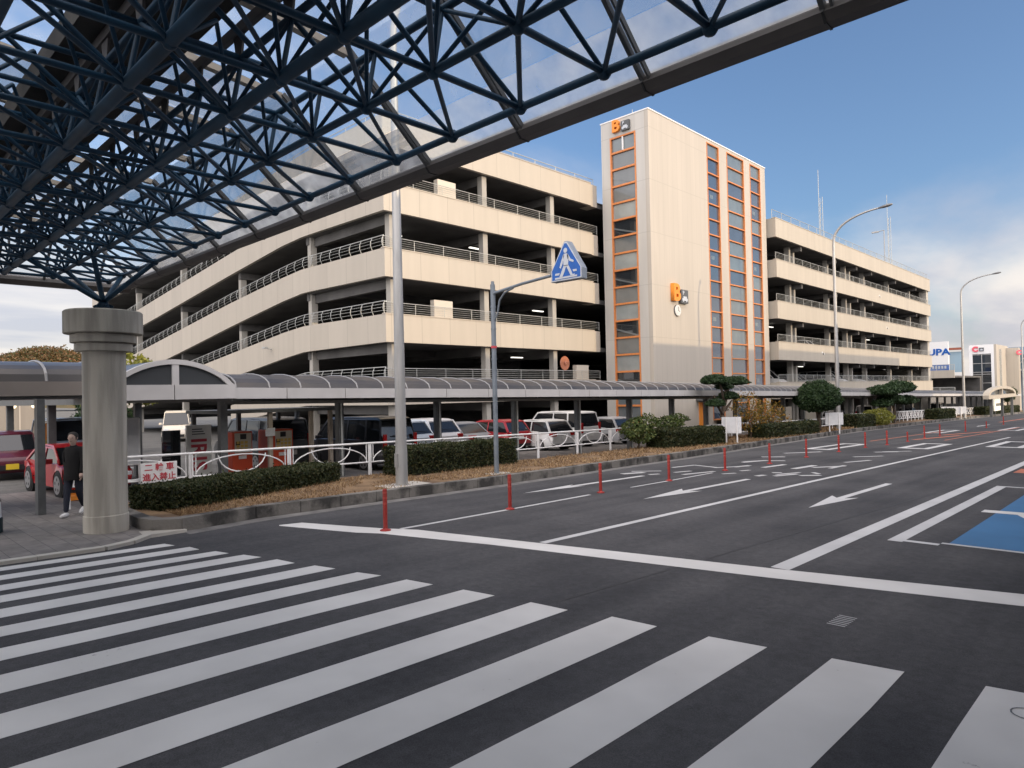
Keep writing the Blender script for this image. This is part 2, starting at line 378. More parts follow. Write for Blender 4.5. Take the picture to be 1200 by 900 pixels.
M['paint_lane'] = paint('lane_line_paint', (0.50, 0.505, 0.51), 0.26)
M['paint_old'] = paint('worn_road_paint', (0.46, 0.465, 0.47), 0.40)
M['paint_blue'] = paint('blue_bay_paint', (0.035, 0.14, 0.30), 0.38)
M['paint_orange'] = paint('orange_road_paint', (0.42, 0.13, 0.06), 0.5)

def paving():
    m = bpy.data.materials.new('grey_paving_slabs'); m.use_nodes = True
    nt = m.node_tree; N = nt.nodes; L = nt.links; b = N['Principled BSDF']; b.inputs['Roughness'].default_value = 0.85
    g = N.new('ShaderNodeNewGeometry'); br = N.new('ShaderNodeTexBrick'); L.new(g.outputs['Position'], br.inputs['Vector'])
    br.inputs['Scale'].default_value = 1.6; br.inputs['Mortar Size'].default_value = 0.008; br.inputs['Brick Width'].default_value = 0.96; br.inputs['Row Height'].default_value = 0.48
    br.inputs['Color1'].default_value = (0.14, 0.132, 0.125, 1); br.inputs['Color2'].default_value = (0.185, 0.17, 0.16, 1); br.inputs['Mortar'].default_value = (0.06, 0.06, 0.06, 1)
    t = N.new('ShaderNodeTexNoise'); t.inputs['Scale'].default_value = 5; t.inputs['Detail'].default_value = 8; L.new(g.outputs['Position'], t.inputs[0])
    k = N.new('ShaderNodeMapRange'); k.inputs[1].default_value = 0.3; k.inputs[2].default_value = 0.7; k.inputs[3].default_value = 0.8; k.inputs[4].default_value = 1.25; L.new(t.outputs[0], k.inputs[0])
    v = N.new('ShaderNodeVectorMath'); v.operation = 'SCALE'; L.new(br.outputs[0], v.inputs[0]); L.new(k.outputs[0], v.inputs['Scale']); L.new(v.outputs[0], b.inputs['Base Color'])
    return m
M['paving'] = paving()
M['drygrass'] = mat('dry_grass_ground', (0.10, 0.062, 0.035), 0.95, col2=(0.25, 0.165, 0.09), nscale=1.6, detail=9, bump=0.8, bscale=40)
M['earth'] = mat('open_ground', (0.13, 0.125, 0.11), 0.95, nz=0.25, nscale=0.05)

YS = [-2000, -260, -60, -30, 0, 30, 60, 100, 150, 200, 260, 700, 2500]
g = MB(); XS = [-2600, -600, -120, -30, 30, 120, 2600]
vs = [(x, y, gz(y) - 0.05) for y in YS for x in XS]; nx = len(XS)
g.add(vs, [(j*nx+i, j*nx+i+1, (j+1)*nx+i+1, (j+1)*nx+i) for j in range(len(YS)-1) for i in range(nx-1)])
g.build('ground', 'earth', kind='structure')

KERB = [(-12.35, 3.3), (-12.55, 3.75), (-12.95, 4.15), (-13.08, 4.75), (-13.43, 6.32), (-13.53, 8.35), (-13.6, 10.32), (-13.69, 12.7), (-13.9, 15.82), (-14.11, 18.63), (-14.53, 24.96), (-15.5, 35.67), (-17.0, 54.08), (-17.9, 84.76), (-18.2, 135.84), (-18.4, 200)]
def sheet(mb, left, right, dz):
    """left/right: polylines with the same y breaks"""
    for i in range(len(left) - 1):
        (a, ya), (b, yb) = left[i], left[i+1]; (c, yc), (d, yd) = right[i], right[i+1]
        mb.add([(a, ya, gz(ya)+dz), (c, yc, gz(yc)+dz), (d, yd, gz(yd)+dz), (b, yb, gz(yb)+dz)], [(0, 1, 2, 3)])
    return mb
r = MB(); yy = [(-12.65, -40), (-12.65, -5)] + [(x-.3, y) for x, y in KERB]
sheet(r, yy, [(6.0, y) for _, y in yy], 0.0); r.build('road', 'asphalt', kind='structure')
# pavement beside and behind the pillar, under the walkway
p = MB(); sheet(p, [(-22.0, -40), (-22.0, 3.3)], [(-12.35, -40), (-12.35, 3.3)], 0.045)
ps = [k for k in KERB[:-1]]
sheet(p, [(-22.0, y) for x, y in KERB], [(x - 0.02, y) for x, y in KERB], 0.045)
ke = MB()
for i in range(3):
    (a, ya), (b, yb) = ([(-12.35, -14)] + KERB)[i], ([(-12.35, -14)] + KERB)[i+1]
    nseg = max(1, int((yb-ya)/.9))
    for j in range(nseg):
        u, v_ = j/nseg, (j+1)/nseg; q0 = (a+(b-a)*u, ya+(yb-ya)*u); q1 = (a+(b-a)*v_, ya+(yb-ya)*v_)
        ke.bar((q0[0]-.05, q0[1]+.004, gz(q0[1])+.0), (q1[0]-.05, q1[1]-.004, gz(q1[1])+.0), .16, .11)
ke.add([(-13.4, 4.12, gz(4)+.052), (-12.9, 4.05, gz(4)+.052), (-12.98, 4.8, gz(4.8)+.05), (-13.3, 4.8, gz(4.8)+.05)], [(0, 1, 2, 3)])
ke.add([(-12.9, 4.05, gz(4)+.052), (-12.98, 4.8, gz(4.8)+.05), (-12.97, 4.8, gz(4.8)-.02), (-12.88, 4.05, gz(4)-.02)], [(0, 1, 2, 3)])
ke.build('pavement_kerb', 'conc', kind='structure')
p.build('pavement', 'paving', kind='structure')
l = MB(); ly = [-40, -5, 5, 30, 60, 100, 200]
sheet(l, [(-110, y) for y in ly], [(-22.0, y) for y in ly], 0.02); l.build('parking_lot', 'lot', kind='structure')
mk = MB()
for y0 in (3.2, 5.75, 8.3): mk.add([(-33, y0, gz(y0)+.026), (-27.5, y0, gz(y0)+.026), (-27.5, y0+.12, gz(y0+.12)+.026), (-33, y0+.12, gz(y0+.12)+.026)], [(0,1,2,3)])
for k in range(9):
    y0 = 13.05 + 2.5*k; mk.add([(-24, y0, gz(y0)+.026), (-22.1, y0, gz(y0)+.026), (-22.1, y0+.1, gz(y0+.1)+.026), (-24, y0+.1, gz(y0+.1)+.026)], [(0,1,2,3)])
mk.build('parking_lot_lines', 'paint_old', kind='structure')
# small step slab edge (white double line beside the lot)
e = MB(); e.bar((-22.05, 1.0, gz(1)+.06), (-19.3, 2.75, gz(2.7)+.09), .18, .09); e.bar((-22.05, .6, gz(1)+.06), (-19.0, 2.45, gz(2.4)+.08), .12, .06)
e.build('pavement_edging', 'conc', kind='structure')

# verge: raised strip with a stone kerb
V0 = KERB[3:]
back = [(-16.3, 4.75), (-17.0, 6.32), (-17.1, 8.35), (-17.15, 10.32), (-17.2, 12.7), (-17.25, 15.82), (-17.3, 18.63), (-17.6, 24.96), (-19.0, 35.67), (-19.6, 54.08), (-20.8, 84.76), (-21.4, 135.84), (-21.6, 200)]
v = MB()
sheet(v, back, [(x - 0.28, y) for x, y in V0], 0.22)
v.add([(x, y, gz(y)+h) for x, y in back for h in (0.0, 0.22)], [(2*i, 2*i+1, 2*i+3, 2*i+2) for i in range(len(back)-1)])
gv = [(-16.3, 4.75), (-13.36, 4.75), (-13.42, 4.5), (-14.2, 4.42), (-15.95, 4.45)]
v.add([(x, y, gz(y)+.22) for x, y in gv], [(0, 1, 2, 3, 4)])
v.add([(x, y, gz(y)+h) for x, y in gv[3:] + gv[:1] for h in (0.0, 0.22)], [(2*i, 2*i+1, 2*i+3, 2*i+2) for i in range(2)])
v.build('verge', 'drygrass', kind='structure')
kb = MB()
kk = [(-15.9, 4.35), (-14.6, 4.25), (-13.75, 4.22)] + [(-13.3, 4.32)] + V0
def kerbcurve(t): return t
for i in range(len(kk) - 1):
    a = Vector((*kk[i], 0)); b = Vector((*kk[i+1], 0)); n = max(1, int((b - a).length / 0.9)) if kk[i][1] < 60 else max(1, int((b-a).length/6))
    for j in range(n):
        q0 = a.lerp(b, j / n); q1 = a.lerp(b, (j + 1) / n); dd = (q1 - q0).normalized() * 0.006
        w = 0.24; nrm = Vector((-dd.y, dd.x, 0)).normalized() * (w / 2)
        q0 = q0 + dd + nrm; q1 = q1 - dd + nrm; jit = random.uniform(-.006, .006)
        kb.bar((q0.x + jit, q0.y, gz(q0.y) + 0.115), (q1.x + jit, q1.y, gz(q1.y) + 0.115), w, 0.27 + jit)
kb.build('kerb', 'stone_kerb', kind='structure', bevel=0.015)
gt = MB()
sheet(gt, [(x + 0.01, y) for x, y in V0], [(x + 0.38, y) for x, y in V0], 0.006); gt.build('gutter', mat('concrete_gutter', (0.15, 0.145, 0.14), 0.9, nz=0.3, nscale=3, bump=0.3), kind='structure')
# lamp footings in the verge
for x, y, a in ((-14.24, 10.57, .55), (-14.47, 14.2, .3)):
    f = MB(); f.box(x-a*.8, x+a*.6, y-a, y+a*1.3, gz(y)+.1, gz(y)+.235); f.build('footing', 'conc', kind='structure')

# ------------------------------------------------------------------ painted markings
def gpoly(mb, pts, dz=0.004):
    n = len(pts); mb.add([(x, y, gz(y) + dz) for x, y in pts], [tuple(range(n))])
def rect(mb, x0, x1, y0, y1, dz=0.004): gpoly(mb, [(x0, y0), (x1, y0), (x1, y1), (x0, y1)], dz)
ZT = [(-12.16, 4.13), (-11.57, 4.32), (-10.94, 4.47), (-10.35, 4.66), (-9.66, 4.86), (-8.89, 5.04), (-8.09, 5.23), (-7.29, 5.45), (-6.37, 5.63), (-5.39, 5.8), (-4.39, 6.0), (-3.34, 6.13), (-2.25, 6.35), (-1.15, 6.57)]
ZB = [(-11.89, 4.2), (-11.25, 4.35), (-10.61, 4.55), (-9.98, 4.77), (-9.25, 4.92), (-8.50, 5.14), (-7.70, 5.35), (-6.83, 5.53), (-5.9, 5.71), (-4.89, 5.86), (-3.86, 6.05), (-2.79, 6.23), (-1.69, 6.45), (-0.59, 6.67)]
z = MB()
for (a, ya), (b, yb) in zip(ZT, ZB):
    n = 8; y1 = -1.2
    lft = [(a + random.uniform(-.008, .008), ya + (y1 - ya) * t / n) for t in range(n + 1)]; rgt = [(b + random.uniform(-.008, .008), yb + (y1 - yb) * t / n) for t in range(n + 1)]
    gpoly(z, lft + rgt[::-1])
z.build('zebra_crossing', 'paint', kind='structure')
# earlier coat of paint showing as small survey mark on the last stripe
u = MB()
for k in range(16):
    t0, t1 = 2*pi*k/16, 2*pi*(k+1)/16
    gpoly(u, [(-0.82+.1*cos(t0), 6.18+.1*sin(t0)), (-0.82+.1*cos(t1), 6.18+.1*sin(t1)), (-0.82+.112*cos(t1), 6.18+.112*sin(t1)), (-0.82+.112*cos(t0), 6.18+.112*sin(t0))], .008)
rect(u, -.826, -.814, 6.06, 6.32, .008)
u.build('survey_mark', 'grey_sign', kind='structure')
ST = [(-12.38, 6.28), (-12.3, 6.71), (-11.21, 7.14), (-10.57, 7.42), (-9.99, 7.76), (-9.33, 7.91), (-8.48, 8.12), (-8.0, 8.24), (-6.56, 8.60), (-4.0, 9.23), (-1.33, 9.97), (3.0, 11.1)]
SB = [(-12.3, 6.24), (-11.9, 6.38), (-11.1, 6.66), (-10.6, 6.84), (-10.19, 7.09), (-9.5, 7.29), (-8.8, 7.5), (-8.1, 7.72), (-6.6, 8.07), (-3.9, 8.70), (-1.26, 9.39), (3.1, 10.5)]
s = MB()
for i in range(len(ST)-1): gpoly(s, [SB[i], SB[i+1], ST[i+1], ST[i]])
s.build('stop_line', 'paint', kind='structure')
m1 = MB()
def yline(mb, pts, w, dz=.005):
    for i in range(len(pts)-1):
        (x0, y0), (x1, y1) = pts[i], pts[i+1]; gpoly(mb, [(x0-w/2, y0), (x0+w/2, y0), (x1+w/2, y1), (x1-w/2, y1)], dz)
yline(m1, [(-7.52, 8.40), (-7.5, 20), (-7.38, 35), (-7.25, 51)], .15)
yline(m1, [(-3.95, 9.28), (-3.95, 20), (-3.94, 40), (-3.9, 90)], .26)
yline(m1, [(-3.34, 12.35), (-3.34, 21.9)], .22)
rect(m1, -3.45, -2.74, 12.42, 12.58, .0055); rect(m1, -3.45, 2.0, 21.9, 22.06, .0055)
def arrow(mb, x, y0, y1, hw=.3, hl=2.3, sw=.085):
    gpoly(mb, [(x, y0), (x+hw, y0+hl), (x+sw, y0+hl*.86), (x+sw, y1), (x-sw, y1), (x-sw, y0+hl*.86), (x-hw, y0+hl)], .005)
arrow(m1, -9.12, 13.8, 19.4); arrow(m1, -5.72, 15.0, 20.8); arrow(m1, -12.0, 12.7, 18.2, .22)
arrow(m1, -5.72, 60, 66); arrow(m1, -12.3, 70, 76, .22)
def ring(mb, x0, x1, y0, y1, w):
    rect(mb, x0, x1, y0, y0+w*1.8, .005); rect(mb, x0, x1, y1-w*1.8, y1, .005); rect(mb, x0, x0+w, y0+w*1.8, y1-w*1.8, .005); rect(mb, x1-w, x1, y0+w*1.8, y1-w*1.8, .005)
ring(m1, -9.7, -8.35, 36.6, 41.6, .3); ring(m1, -12.9, -11.7, 33.4, 39.0, .28); ring(m1, -6.7, -5.2, 40.0, 46.0, .3); ring(m1, -12.9, -11.7, 55, 61, .28); ring(m1, -9.6, -8.3, 62, 70, .28)
m1.build('lane_markings', 'paint_lane', kind='structure')
m2 = MB()
yline(m2, [(-10.3, 7.6), (-10.41, 10.6), (-10.55, 13.6)], .11, .0045); yline(m2, [(-10.62, 15.5), (-10.67, 17.5), (-10.8, 20.4)], .09, .0045)
# worn painted lane characters (strokes only: too worn and oblique to read)
def stroke(x0, y0, x1, y1, w): 
    d = Vector((x1-x0, y1-y0)); n = Vector((-d.y, d.x)).normalized()*w/2
    gpoly(m2, [(x0-n.x, y0-n.y), (x1-n.x, y1-n.y), (x1+n.x, y1+n.y), (x0+n.x, y0+n.y)], .0045 + random.uniform(0, .0012))
SG = [(-12.83, 18.24), (-12.55, 19.1), (-13.06, 19.12), (-12.38, 19.87), (-12.07, 18.62), (-11.92, 19.0), (-12.74, 21.15), (-12.61, 22.54), (-11.8, 19.71), (-11.63, 20.5), (-11.25, 19.3), (-10.97, 20.86), (-12.66, 22.49), (-11.55, 22.13), (-11.57, 22.01), (-10.95, 23.35), (-10.4, 20.27), (-10.19, 20.79), (-11.91, 24.86), (-11.48, 26.07), (-9.31, 20.35), (-9.25, 20.81), (-11.17, 22.65), (-11.03, 23.61), (-10.4, 21.52), (-10.28, 21.99), (-11.78, 24.59), (-11.45, 26.1), (-11.31, 25.96), (-10.87, 26.31), (-10.34, 23.12), (-10.22, 24.72), (-12.36, 27.55), (-11.62, 28.13), (-12.46, 30.07), (-11.54, 31.96), (-9.37, 21.65), (-9.14, 21.84), (-8.9, 20.7), (-8.6, 21.77), (-9.03, 21.17), (-8.73, 22.27), (-8.36, 21.32), (-7.93, 21.83), (-8.42, 22.53), (-8.1, 22.19), (-9.36, 23.33), (-9.28, 25.04), (-9.04, 24.19), (-8.4, 25.44), (-8.49, 24.25), (-8.48, 25.7), (-9.5, 29.82), (-8.72, 31.02), (-8.89, 26.94), (-8.47, 28.5), (-9.65, 33.1), (-8.94, 33.99), (-9.44, 33.6), (-8.62, 34.76)]
for i in range(0, len(SG), 2):
    (x0, y0), (x1, y1) = SG[i], SG[i+1]; stroke(x0, y0, x1, y1, random.uniform(.13, .26))
m2.build('worn_lane_lettering', 'paint_old', kind='structure')
m3 = MB(); yline(m3, [(-12.46, 42.0), (-12.27, 58)], .14); yline(m3, [(-9.5, 45.3), (-9.2, 70)], .13); yline(m3, [(-12.9, 85), (-12.9, 130)], .3); rect(m3, -3.7, -2.2, 26.4, 28.0)
yline(m3, [(-11.0, 45), (-10.0, 52)], .3); yline(m3, [(-11.0, 52), (-9.6, 60)], .3)
m3.build('orange_lane_markings', 'paint_orange', kind='structure')
dm = MB()
for k in range(7): rect(dm, -2.64, -2.46, 7.32+.06*k, 7.34+.06*k, .0036)
dm.build('faint_road_stencil', 'paint_old', kind='structure')
b1 = MB(); rect(b1, -2.65, 2.2, 12.74, 21.5, .0035); b1.build('blue_parking_bay', M['paint_blue'], kind='structure')
b2 = MB(); rect(b2, -2.74, 2.0, 12.60, 12.72, .0058); b2.build('blue_bay_edge', 'paint_old', kind='structure')
b3 = MB(); gpoly(b3, [(-2.9, 17.1), (-2.2, 17.15), (-2.0, 16.3), (-.6, 16.2), (-.6, 15.8), (-1.9, 15.7), (-2.3, 16.75), (-2.9, 16.7)], .0065); b3.build('bay_symbol', 'paint', kind='structure')
sm = MB(); gpoly(sm, [(-5.2, 6.05), (-5.17, 6.05), (-3.6, 30), (-3.64, 30)], .0032); 
sm.build('asphalt_seam', mat('seam_tar', (0.035, 0.035, 0.037), 0.7), kind='structure')
# dry grass blades on the verge
rnd = random.Random(3); gb = MB()
def vx(y, P):
    for i in range(len(P)-1):
        if P[i][1] <= y <= P[i+1][1]:
            t = (y-P[i][1])/(P[i+1][1]-P[i][1]); return P[i][0]*(1-t)+P[i+1][0]*t
    return P[-1][0]
for i in range(26000):
    y = 4.9 + (rnd.random()**1.9) * 60; xr = vx(y, V0) - .3; xl = vx(y, back) + .05; x = rnd.uniform(xl, xr)
    if noise.noise(Vector((x*.9, y*.9, 0))) < -0.25: continue
    h = rnd.uniform(.02, .075) * (1 + y/40); a = rnd.uniform(0, 2*pi); w = .006 * (1 + y/12); zz = gz(y) + .218
    gb.add([(x-w*cos(a), y-w*sin(a), zz), (x+w*cos(a), y+w*sin(a), zz), (x+rnd.gauss(0, h*.7), y+rnd.gauss(0, h*.7), zz+h)], [(0, 1, 2)])
gb.build('dry_grass', 'drygrass_blade', kind='stuff')

# ------------------------------------------------------------------ entrance canopy
cp = thing('entrance_canopy', 'large glazed canopy on a dark blue tubular space frame, over the zebra crossing', 'canopy', (-6, -1, 2.4))
XN = [-4.85 - .885*k for k in range(-10, 13)]   # node columns
XN.sort()
YN = [4.27, 3.31, 2.54, 1.73, .85, -.05, -.95, -1.85, -2.75, -3.65, -4.55]
ZL, ZU = 2.45, 2.96
def zu(y): return ZU + (0.0 if y > 1.0 else 0.12)
for yi, y in enumerate(YN):
    b = MB(); r_ = .052 if yi in (2, 3, 5, 7) else .034
    b.tube([(XN[0], y, ZL), (XN[-1], y, ZL)], r_, 8)
    for x in XN: b.lathe([(.005, -.06), (.035, -.052), (.056, -.02), (.056, .02), (.035, .052), (.005, .06)], (x, y, ZL), 8)
    b.build('lower_chord', 'truss', cp, smooth=True)
    if yi > 0:
        b = MB(); b.tube([(XN[0]+.44, y+.1, zu(y)), (XN[-1]-.44, y+.1, zu(y))], .032, 8)
        b.build('upper_chord', 'truss', cp, smooth=True)
b = MB(); b.tube([(XN[0]-.3, 4.40, 2.52), (XN[-1], 4.40, 2.52)], .03, 8); b.build('edge_chord', 'truss', cp, smooth=True)
for x in XN:
    b = MB(); b.tube([(x, YN[0], ZL), (x, YN[-1], ZL)], .027, 6); b.build('cross_chord', 'truss', cp, smooth=True)
    b = MB(); b.tube([(x, YN[1]+.1, ZU), (x, .95, ZU), (x, .85, zu(0)), (x, YN[-1], zu(0))], .026, 6); b.build('upper_cross_chord', 'truss', cp, smooth=True)
# glazing rail pipes
for y in (2.62, 1.83, .1):
    b = MB(); b.bar((XN[0], y, 3.2), (XN[-1], y, 3.2), .05, .09)
    if y > 1:
        for x in XN: b.prism([(x-.05, ZU), (x+.05, ZU), (x+.10, 3.18), (x-.10, 3.18)], 'y', y-.01, y+.01)
    b.build('glazing_rail', 'fascia', cp)
for yi in range(len(YN)-1):
    w = MB(); y0, y1 = YN[yi], YN[yi+1]
    for xi, x in enumerate(XN):
        xn = XN[xi+1] if xi+1 < len(XN) else None
        w.tube([(x, y0, ZL), (x, y1+.1, zu(y1))], .022, 6, False)
        w.tube([(x, y1, ZL), (x, y1+.1, zu(y1))], .022, 6, False)
        if xn is not None:
            w.tube([(x, y0, ZL), (xn, y1, ZL)], .021, 6, False)
            w.tube([(xn, y1, ZL), (x, y1+.1, zu(y1))], .019, 6, False); w.tube([(x, y1, ZL), (xn, y1+.1, zu(y1))], .019, 6, False)
            if yi > 0: w.tube([(xn, y1, ZL), ((x+xn)/2, (y0+y1)/2+.1, zu(y1))], .018, 6, False); w.tube([(x, y0, ZL), ((x+xn)/2, (y0+y1)/2+.1, zu(y1))], .018, 6, False)
    w.build('web_row', 'truss', cp, smooth=True)
# roof profile, road side skirt then gentle slope
PR = [(4.70, 2.52), (3.70, 3.42), (2.5, 3.56), (0.6, 3.78), (-5.2, 3.9)]
XL, XR = -16.30, 3.95
RX = [x for x in [-15.3, -13.95, -12.6, -11.2, -9.83, -8.47, -7.09, -5.75, -4.39, -3.0, -1.6, -.2, 1.2, 2.6]]
for x in RX:
    b = MB(); b.bar((x, PR[0][0], PR[0][1]-.03), (x, PR[1][0], PR[1][1]-.03), .035, .05); b.bar((x+.06, PR[0][0], PR[0][1]-.03), (x+.06, PR[1][0], PR[1][1]-.03), .02, .05)
    b.build('skirt_rib', 'rib_dark', cp)
    b = MB()
    for i in range(1, 4): b.bar((x, PR[i][0], PR[i][1]-.05), (x, PR[i+1][0], PR[i+1][1]-.05), .08, .07)
    b.build('purlin', 'beige_steel', cp)
XE = [XL+1.0] + RX[1:] + [XR]
for i in range(len(XE)-1):
    a, b_ = XE[i]+.02, XE[i+1]-.02
    q = MB(); q.add([(a if i else XL, PR[0][0], PR[0][1]), (b_, PR[0][0], PR[0][1]), (b_, 4.36, 2.826), (a, 4.36, 2.826)], [(0, 1, 2, 3)]); q.build('eave_glass', 'eave_glass', cp)
    q = MB(); q.add([(a, 4.355, 2.83), (b_, 4.355, 2.83), (b_, PR[1][0], PR[1][1]), (a, PR[1][0], PR[1][1])], [(0, 1, 2, 3)])
    q.build('skirt_glass', 'roof_glass', cp)
    q = MB()
    for k in (1, 2): q.add([(a, PR[k][0], PR[k][1]), (b_, PR[k][0], PR[k][1]), (b_, PR[k+1][0], PR[k+1][1]), (a, PR[k+1][0], PR[k+1][1])], [(0, 1, 2, 3)])
    q.build('roof_glass', 'roof_glass', cp)
    q = MB(); q.add([(a, PR[3][0], PR[3][1]), (b_, PR[3][0], PR[3][1]), (b_, PR[4][0], PR[4][1]), (a, PR[4][0], PR[4][1])], [(0, 1, 2, 3)])
    q.build('roof_sheet', 'roof_mesh', cp)
q = MB(); q.add([(XL+.1, 4.70, 2.52), (XL+1.0, 3.70, 3.42), (XL+1.0, -5.2, 3.7), (XL+.1, -5.2, 2.52)], [(0, 1, 2, 3)]); q.build('end_glass', 'roof_glass', cp)
# opaque gutter deck running along the canopy
q = MB(); q.box(XL+.9, XR, 1.62, 2.5, 3.28, 3.34); q.box(XL+.9, XR, 1.62, 1.68, 3.34, 3.5); q.box(XL+.9, XR, 2.44, 2.5, 3.34, 3.5); q.build('gutter_deck', 'gutter', cp)
# edge fascia
q = MB(); q.prism([(4.68, 2.51), (4.67, 2.47), (4.72, 2.415), (4.83, 2.415), (4.86, 2.45), (4.86, 2.56), (4.72, 2.56)], 'x', XL, XR); q.build('edge_fascia', 'fascia', cp)
q = MB(); q.prism([(XL+.1, 2.50), (XL+.12, 2.44), (XL+.04, 2.36), (XL-.10, 2.36), (XL-.14, 2.42), (XL-.14, 2.56), (XL+.04, 2.56)], 'y', -5.2, 4.90); q.build('edge_fascia', 'fascia', cp)
q = MB(); q.box(XL+.14, XR, -5.3, -5.2, 2.36, 3.95); q.build('edge_fascia', 'fascia', cp)
for x in RX:
    fj = MB(); fj.prism([(4.672, 2.512), (4.662, 2.467), (4.716, 2.408), (4.834, 2.408), (4.867, 2.447), (4.867, 2.567), (4.72, 2.567)], 'x', x-.008, x+.008); fj.build('joint_cover', 'black', cp)
q = MB()
for y in YN[::1]: q.bar((XL+.1, y, 2.5), (XL+.98, y, 3.4), .04, .05)
q.build('end_rib', 'rib_dark', cp)

# pillar
CX, CY = -14.0, 3.77; zb = gz(CY) + .045
pl = thing('concrete_pillar', 'round grey concrete pillar with a stepped drum capital, carrying the canopy corner', 'pillar', (CX, CY, zb))
q = MB(); q.lathe([(.365, zb-.1), (.365, zb+.30), (.35, zb+.31), (.35, zb+3.25)], (CX, CY, 0), 40); q.build('shaft', 'pillar', pl, smooth=35)
q = MB(); q.lathe([(.40, zb+3.252), (.46, zb+3.255), (.465, zb+3.27), (.465, zb+3.385), (.43, zb+3.39), (.43, zb+3.405), (.525, zb+3.41), (.53, zb+3.42), (.53, zb+3.545), (.49, zb+3.55), (.49, zb+3.565), (.625, zb+3.57), (.635, zb+3.58), (.635, zb+3.96), (.61, zb+3.985)], (CX, CY, 0), 48); q.build('capital', 'pillar', pl, smooth=30)
zc = zb + 3.985
q = MB(); q.lathe([(.16, zc), (.16, zc+.04), (.12, zc+.05), (.10, zc+.14), (.06, zc+.2)], (CX, CY, 0), 16)
for k in range(6): 
    a = k*pi/3; q.bar((CX+.15*cos(a), CY+.15*sin(a), zc+.06), (CX+.06*cos(a), CY+.06*sin(a), zc+.1), .03, .1)
q.build('bearing_shoe', 'truss', pl, smooth=30)
for (x, y) in ((XN[1], YN[0]), (XN[3], YN[0]), (XN[1], YN[1]), (XN[3], YN[1]), (XN[2], YN[2])):
    q = MB(); q.tube([(CX, CY, zc+.17), (CX+(x-CX)*.15, CY+(y-CY)*.15, zc+.17+(ZL-zc-.17)*.15), (x, y, ZL)], [.03, .045, .04], 8); q.build('strut', 'truss', pl, smooth=True)

# ------------------------------------------------------------------ terminal building on the near side (its eave shows top right)
tb = thing('terminal_building', 'dark terminal eave edge at the top right corner', 'building', (9, 25, gz(25)))
q = MB(); q.box(-.62, 6.0, 4.95, 75, 2.42, 2.8); q.build('eave', 'fascia', tb)
TX = 6.0; TZ = 9.4
q = MB(); q.box(TX, TX+14, -45, 95, -6, TZ); q.build('wall', mat('terminal_wall', (0.5, 0.49, 0.47), 0.7, nz=0.1, nscale=.5), tb)
for k in range(12):
    y0 = -40 + 11*k; w = MB(); w.box(TX-.04, TX-.012, y0, y0+9.5, 3.2, 5.2); w.box(TX-.04, TX-.012, y0, y0+9.5, 6.0, 8.0); w.build('window', 'w_blue', tb)
for k in range(6):
    q = MB(); q.tube([(5.0, 8+13*k, gz(8+13*k)-.2), (5.0, 8+13*k, 2.42)], .3, 16); q.build('column', 'pillar', tb, smooth=30)
# ------------------------------------------------------------------ covered walkway
def wx(y): return 0.0 if y < 30 else max(-2.6, -(y-30)*.045)
def zb_(y): return (0.03 - 0.0148 * (y - 5)) * (1 - wx(y)/17.6)      # fascia underside
wk = thing('covered_walkway', 'long grey covered walkway with a curved smoked roof, in front of the car park', 'walkway', (-19, 30, gz(30)))
FX0, FX1 = -17.6, -20.5
Y0w, Y1w = 7.75, 150.0
fj = [7.75, 9.2, 11.05, 13.0, 14.95]
while fj[-1] < Y1w: fj.append(fj[-1] + (1.95 if fj[-1] < 60 else 7.8))
for i in range(len(fj)-1):
    a, b = fj[i]+.012, fj[i+1]-.012
    for X in (FX0, FX1):
        q = MB(); A_, B_ = X+wx(a), X+wx(b); q.add([(A_-.05, a, zb_(a)+.03), (A_+.05, a, zb_(a)+.03), (B_+.05, b, zb_(b)+.03), (B_-.05, b, zb_(b)+.03), (A_-.05, a, zb_(a)+.32), (A_+.05, a, zb_(a)+.32), (B_+.05, b, zb_(b)+.32), (B_-.05, b, zb_(b)+.32)],
              [(0,3,2,1),(4,5,6,7),(0,1,5,4),(1,2,6,5),(2,3,7,6),(3,0,4,7)])
        if X == FX0 or i < 0: q.build('fascia_panel', 'wk_fascia', wk)
        elif i % 8 == 0:
            q = MB(); e = fj[min(i+8, len(fj)-1)]; q.bar((X+wx(fj[i]), fj[i], zb_(fj[i])+.17), (X+wx(e), e, zb_(e)+.17), .1, .29); q.build('rear_fascia', 'wk_fascia', wk)
def arc(t): # t 0..1 across, returns x, dz
    a = pi * t; return (FX0+FX1)/2 + (FX0-FX1)/2*cos(a), .31 + .42*sin(a)**.9
NA = 10
q = MB()
yy = [Y0w + k*3.6 for k in range(int((Y1w-Y0w)/3.6)+1)]
for k in range(len(yy)-1):
    for j in range(NA):
        (xa, za), (xb, zb2) = arc(j/NA), arc((j+1)/NA)
        w0, w1 = wx(yy[k]), wx(yy[k+1]); q.add([(xa+w0, yy[k], zb_(yy[k])+za), (xa+w1, yy[k+1], zb_(yy[k+1])+za), (xb+w1, yy[k+1], zb_(yy[k+1])+zb2), (xb+w0, yy[k], zb_(yy[k])+zb2)], [(0, 1, 2, 3)])
q.build('vault_roof', 'vault', wk, smooth=True)
ribs = [7.8 + .925*k for k in range(75)]
q2 = None
for k, y in enumerate(ribs):
    q = MB(); q.tube([(arc(j/NA)[0]+wx(y), y, zb_(y)+arc(j/NA)[1]+.015) for j in range(NA+1)], .022, 6); q.build('vault_rib', 'wk_rib', wk)
q = MB(); y = ribs[-1]+.925
while y < Y1w: q.tube([(arc(j/6)[0]+wx(y), y, zb_(y)+arc(j/6)[1]+.015) for j in range(7)], .03, 5); y += 1.85
o = q.build('far_vault_ribs', 'wk_rib', wk); o['kind'] = 'stuff'
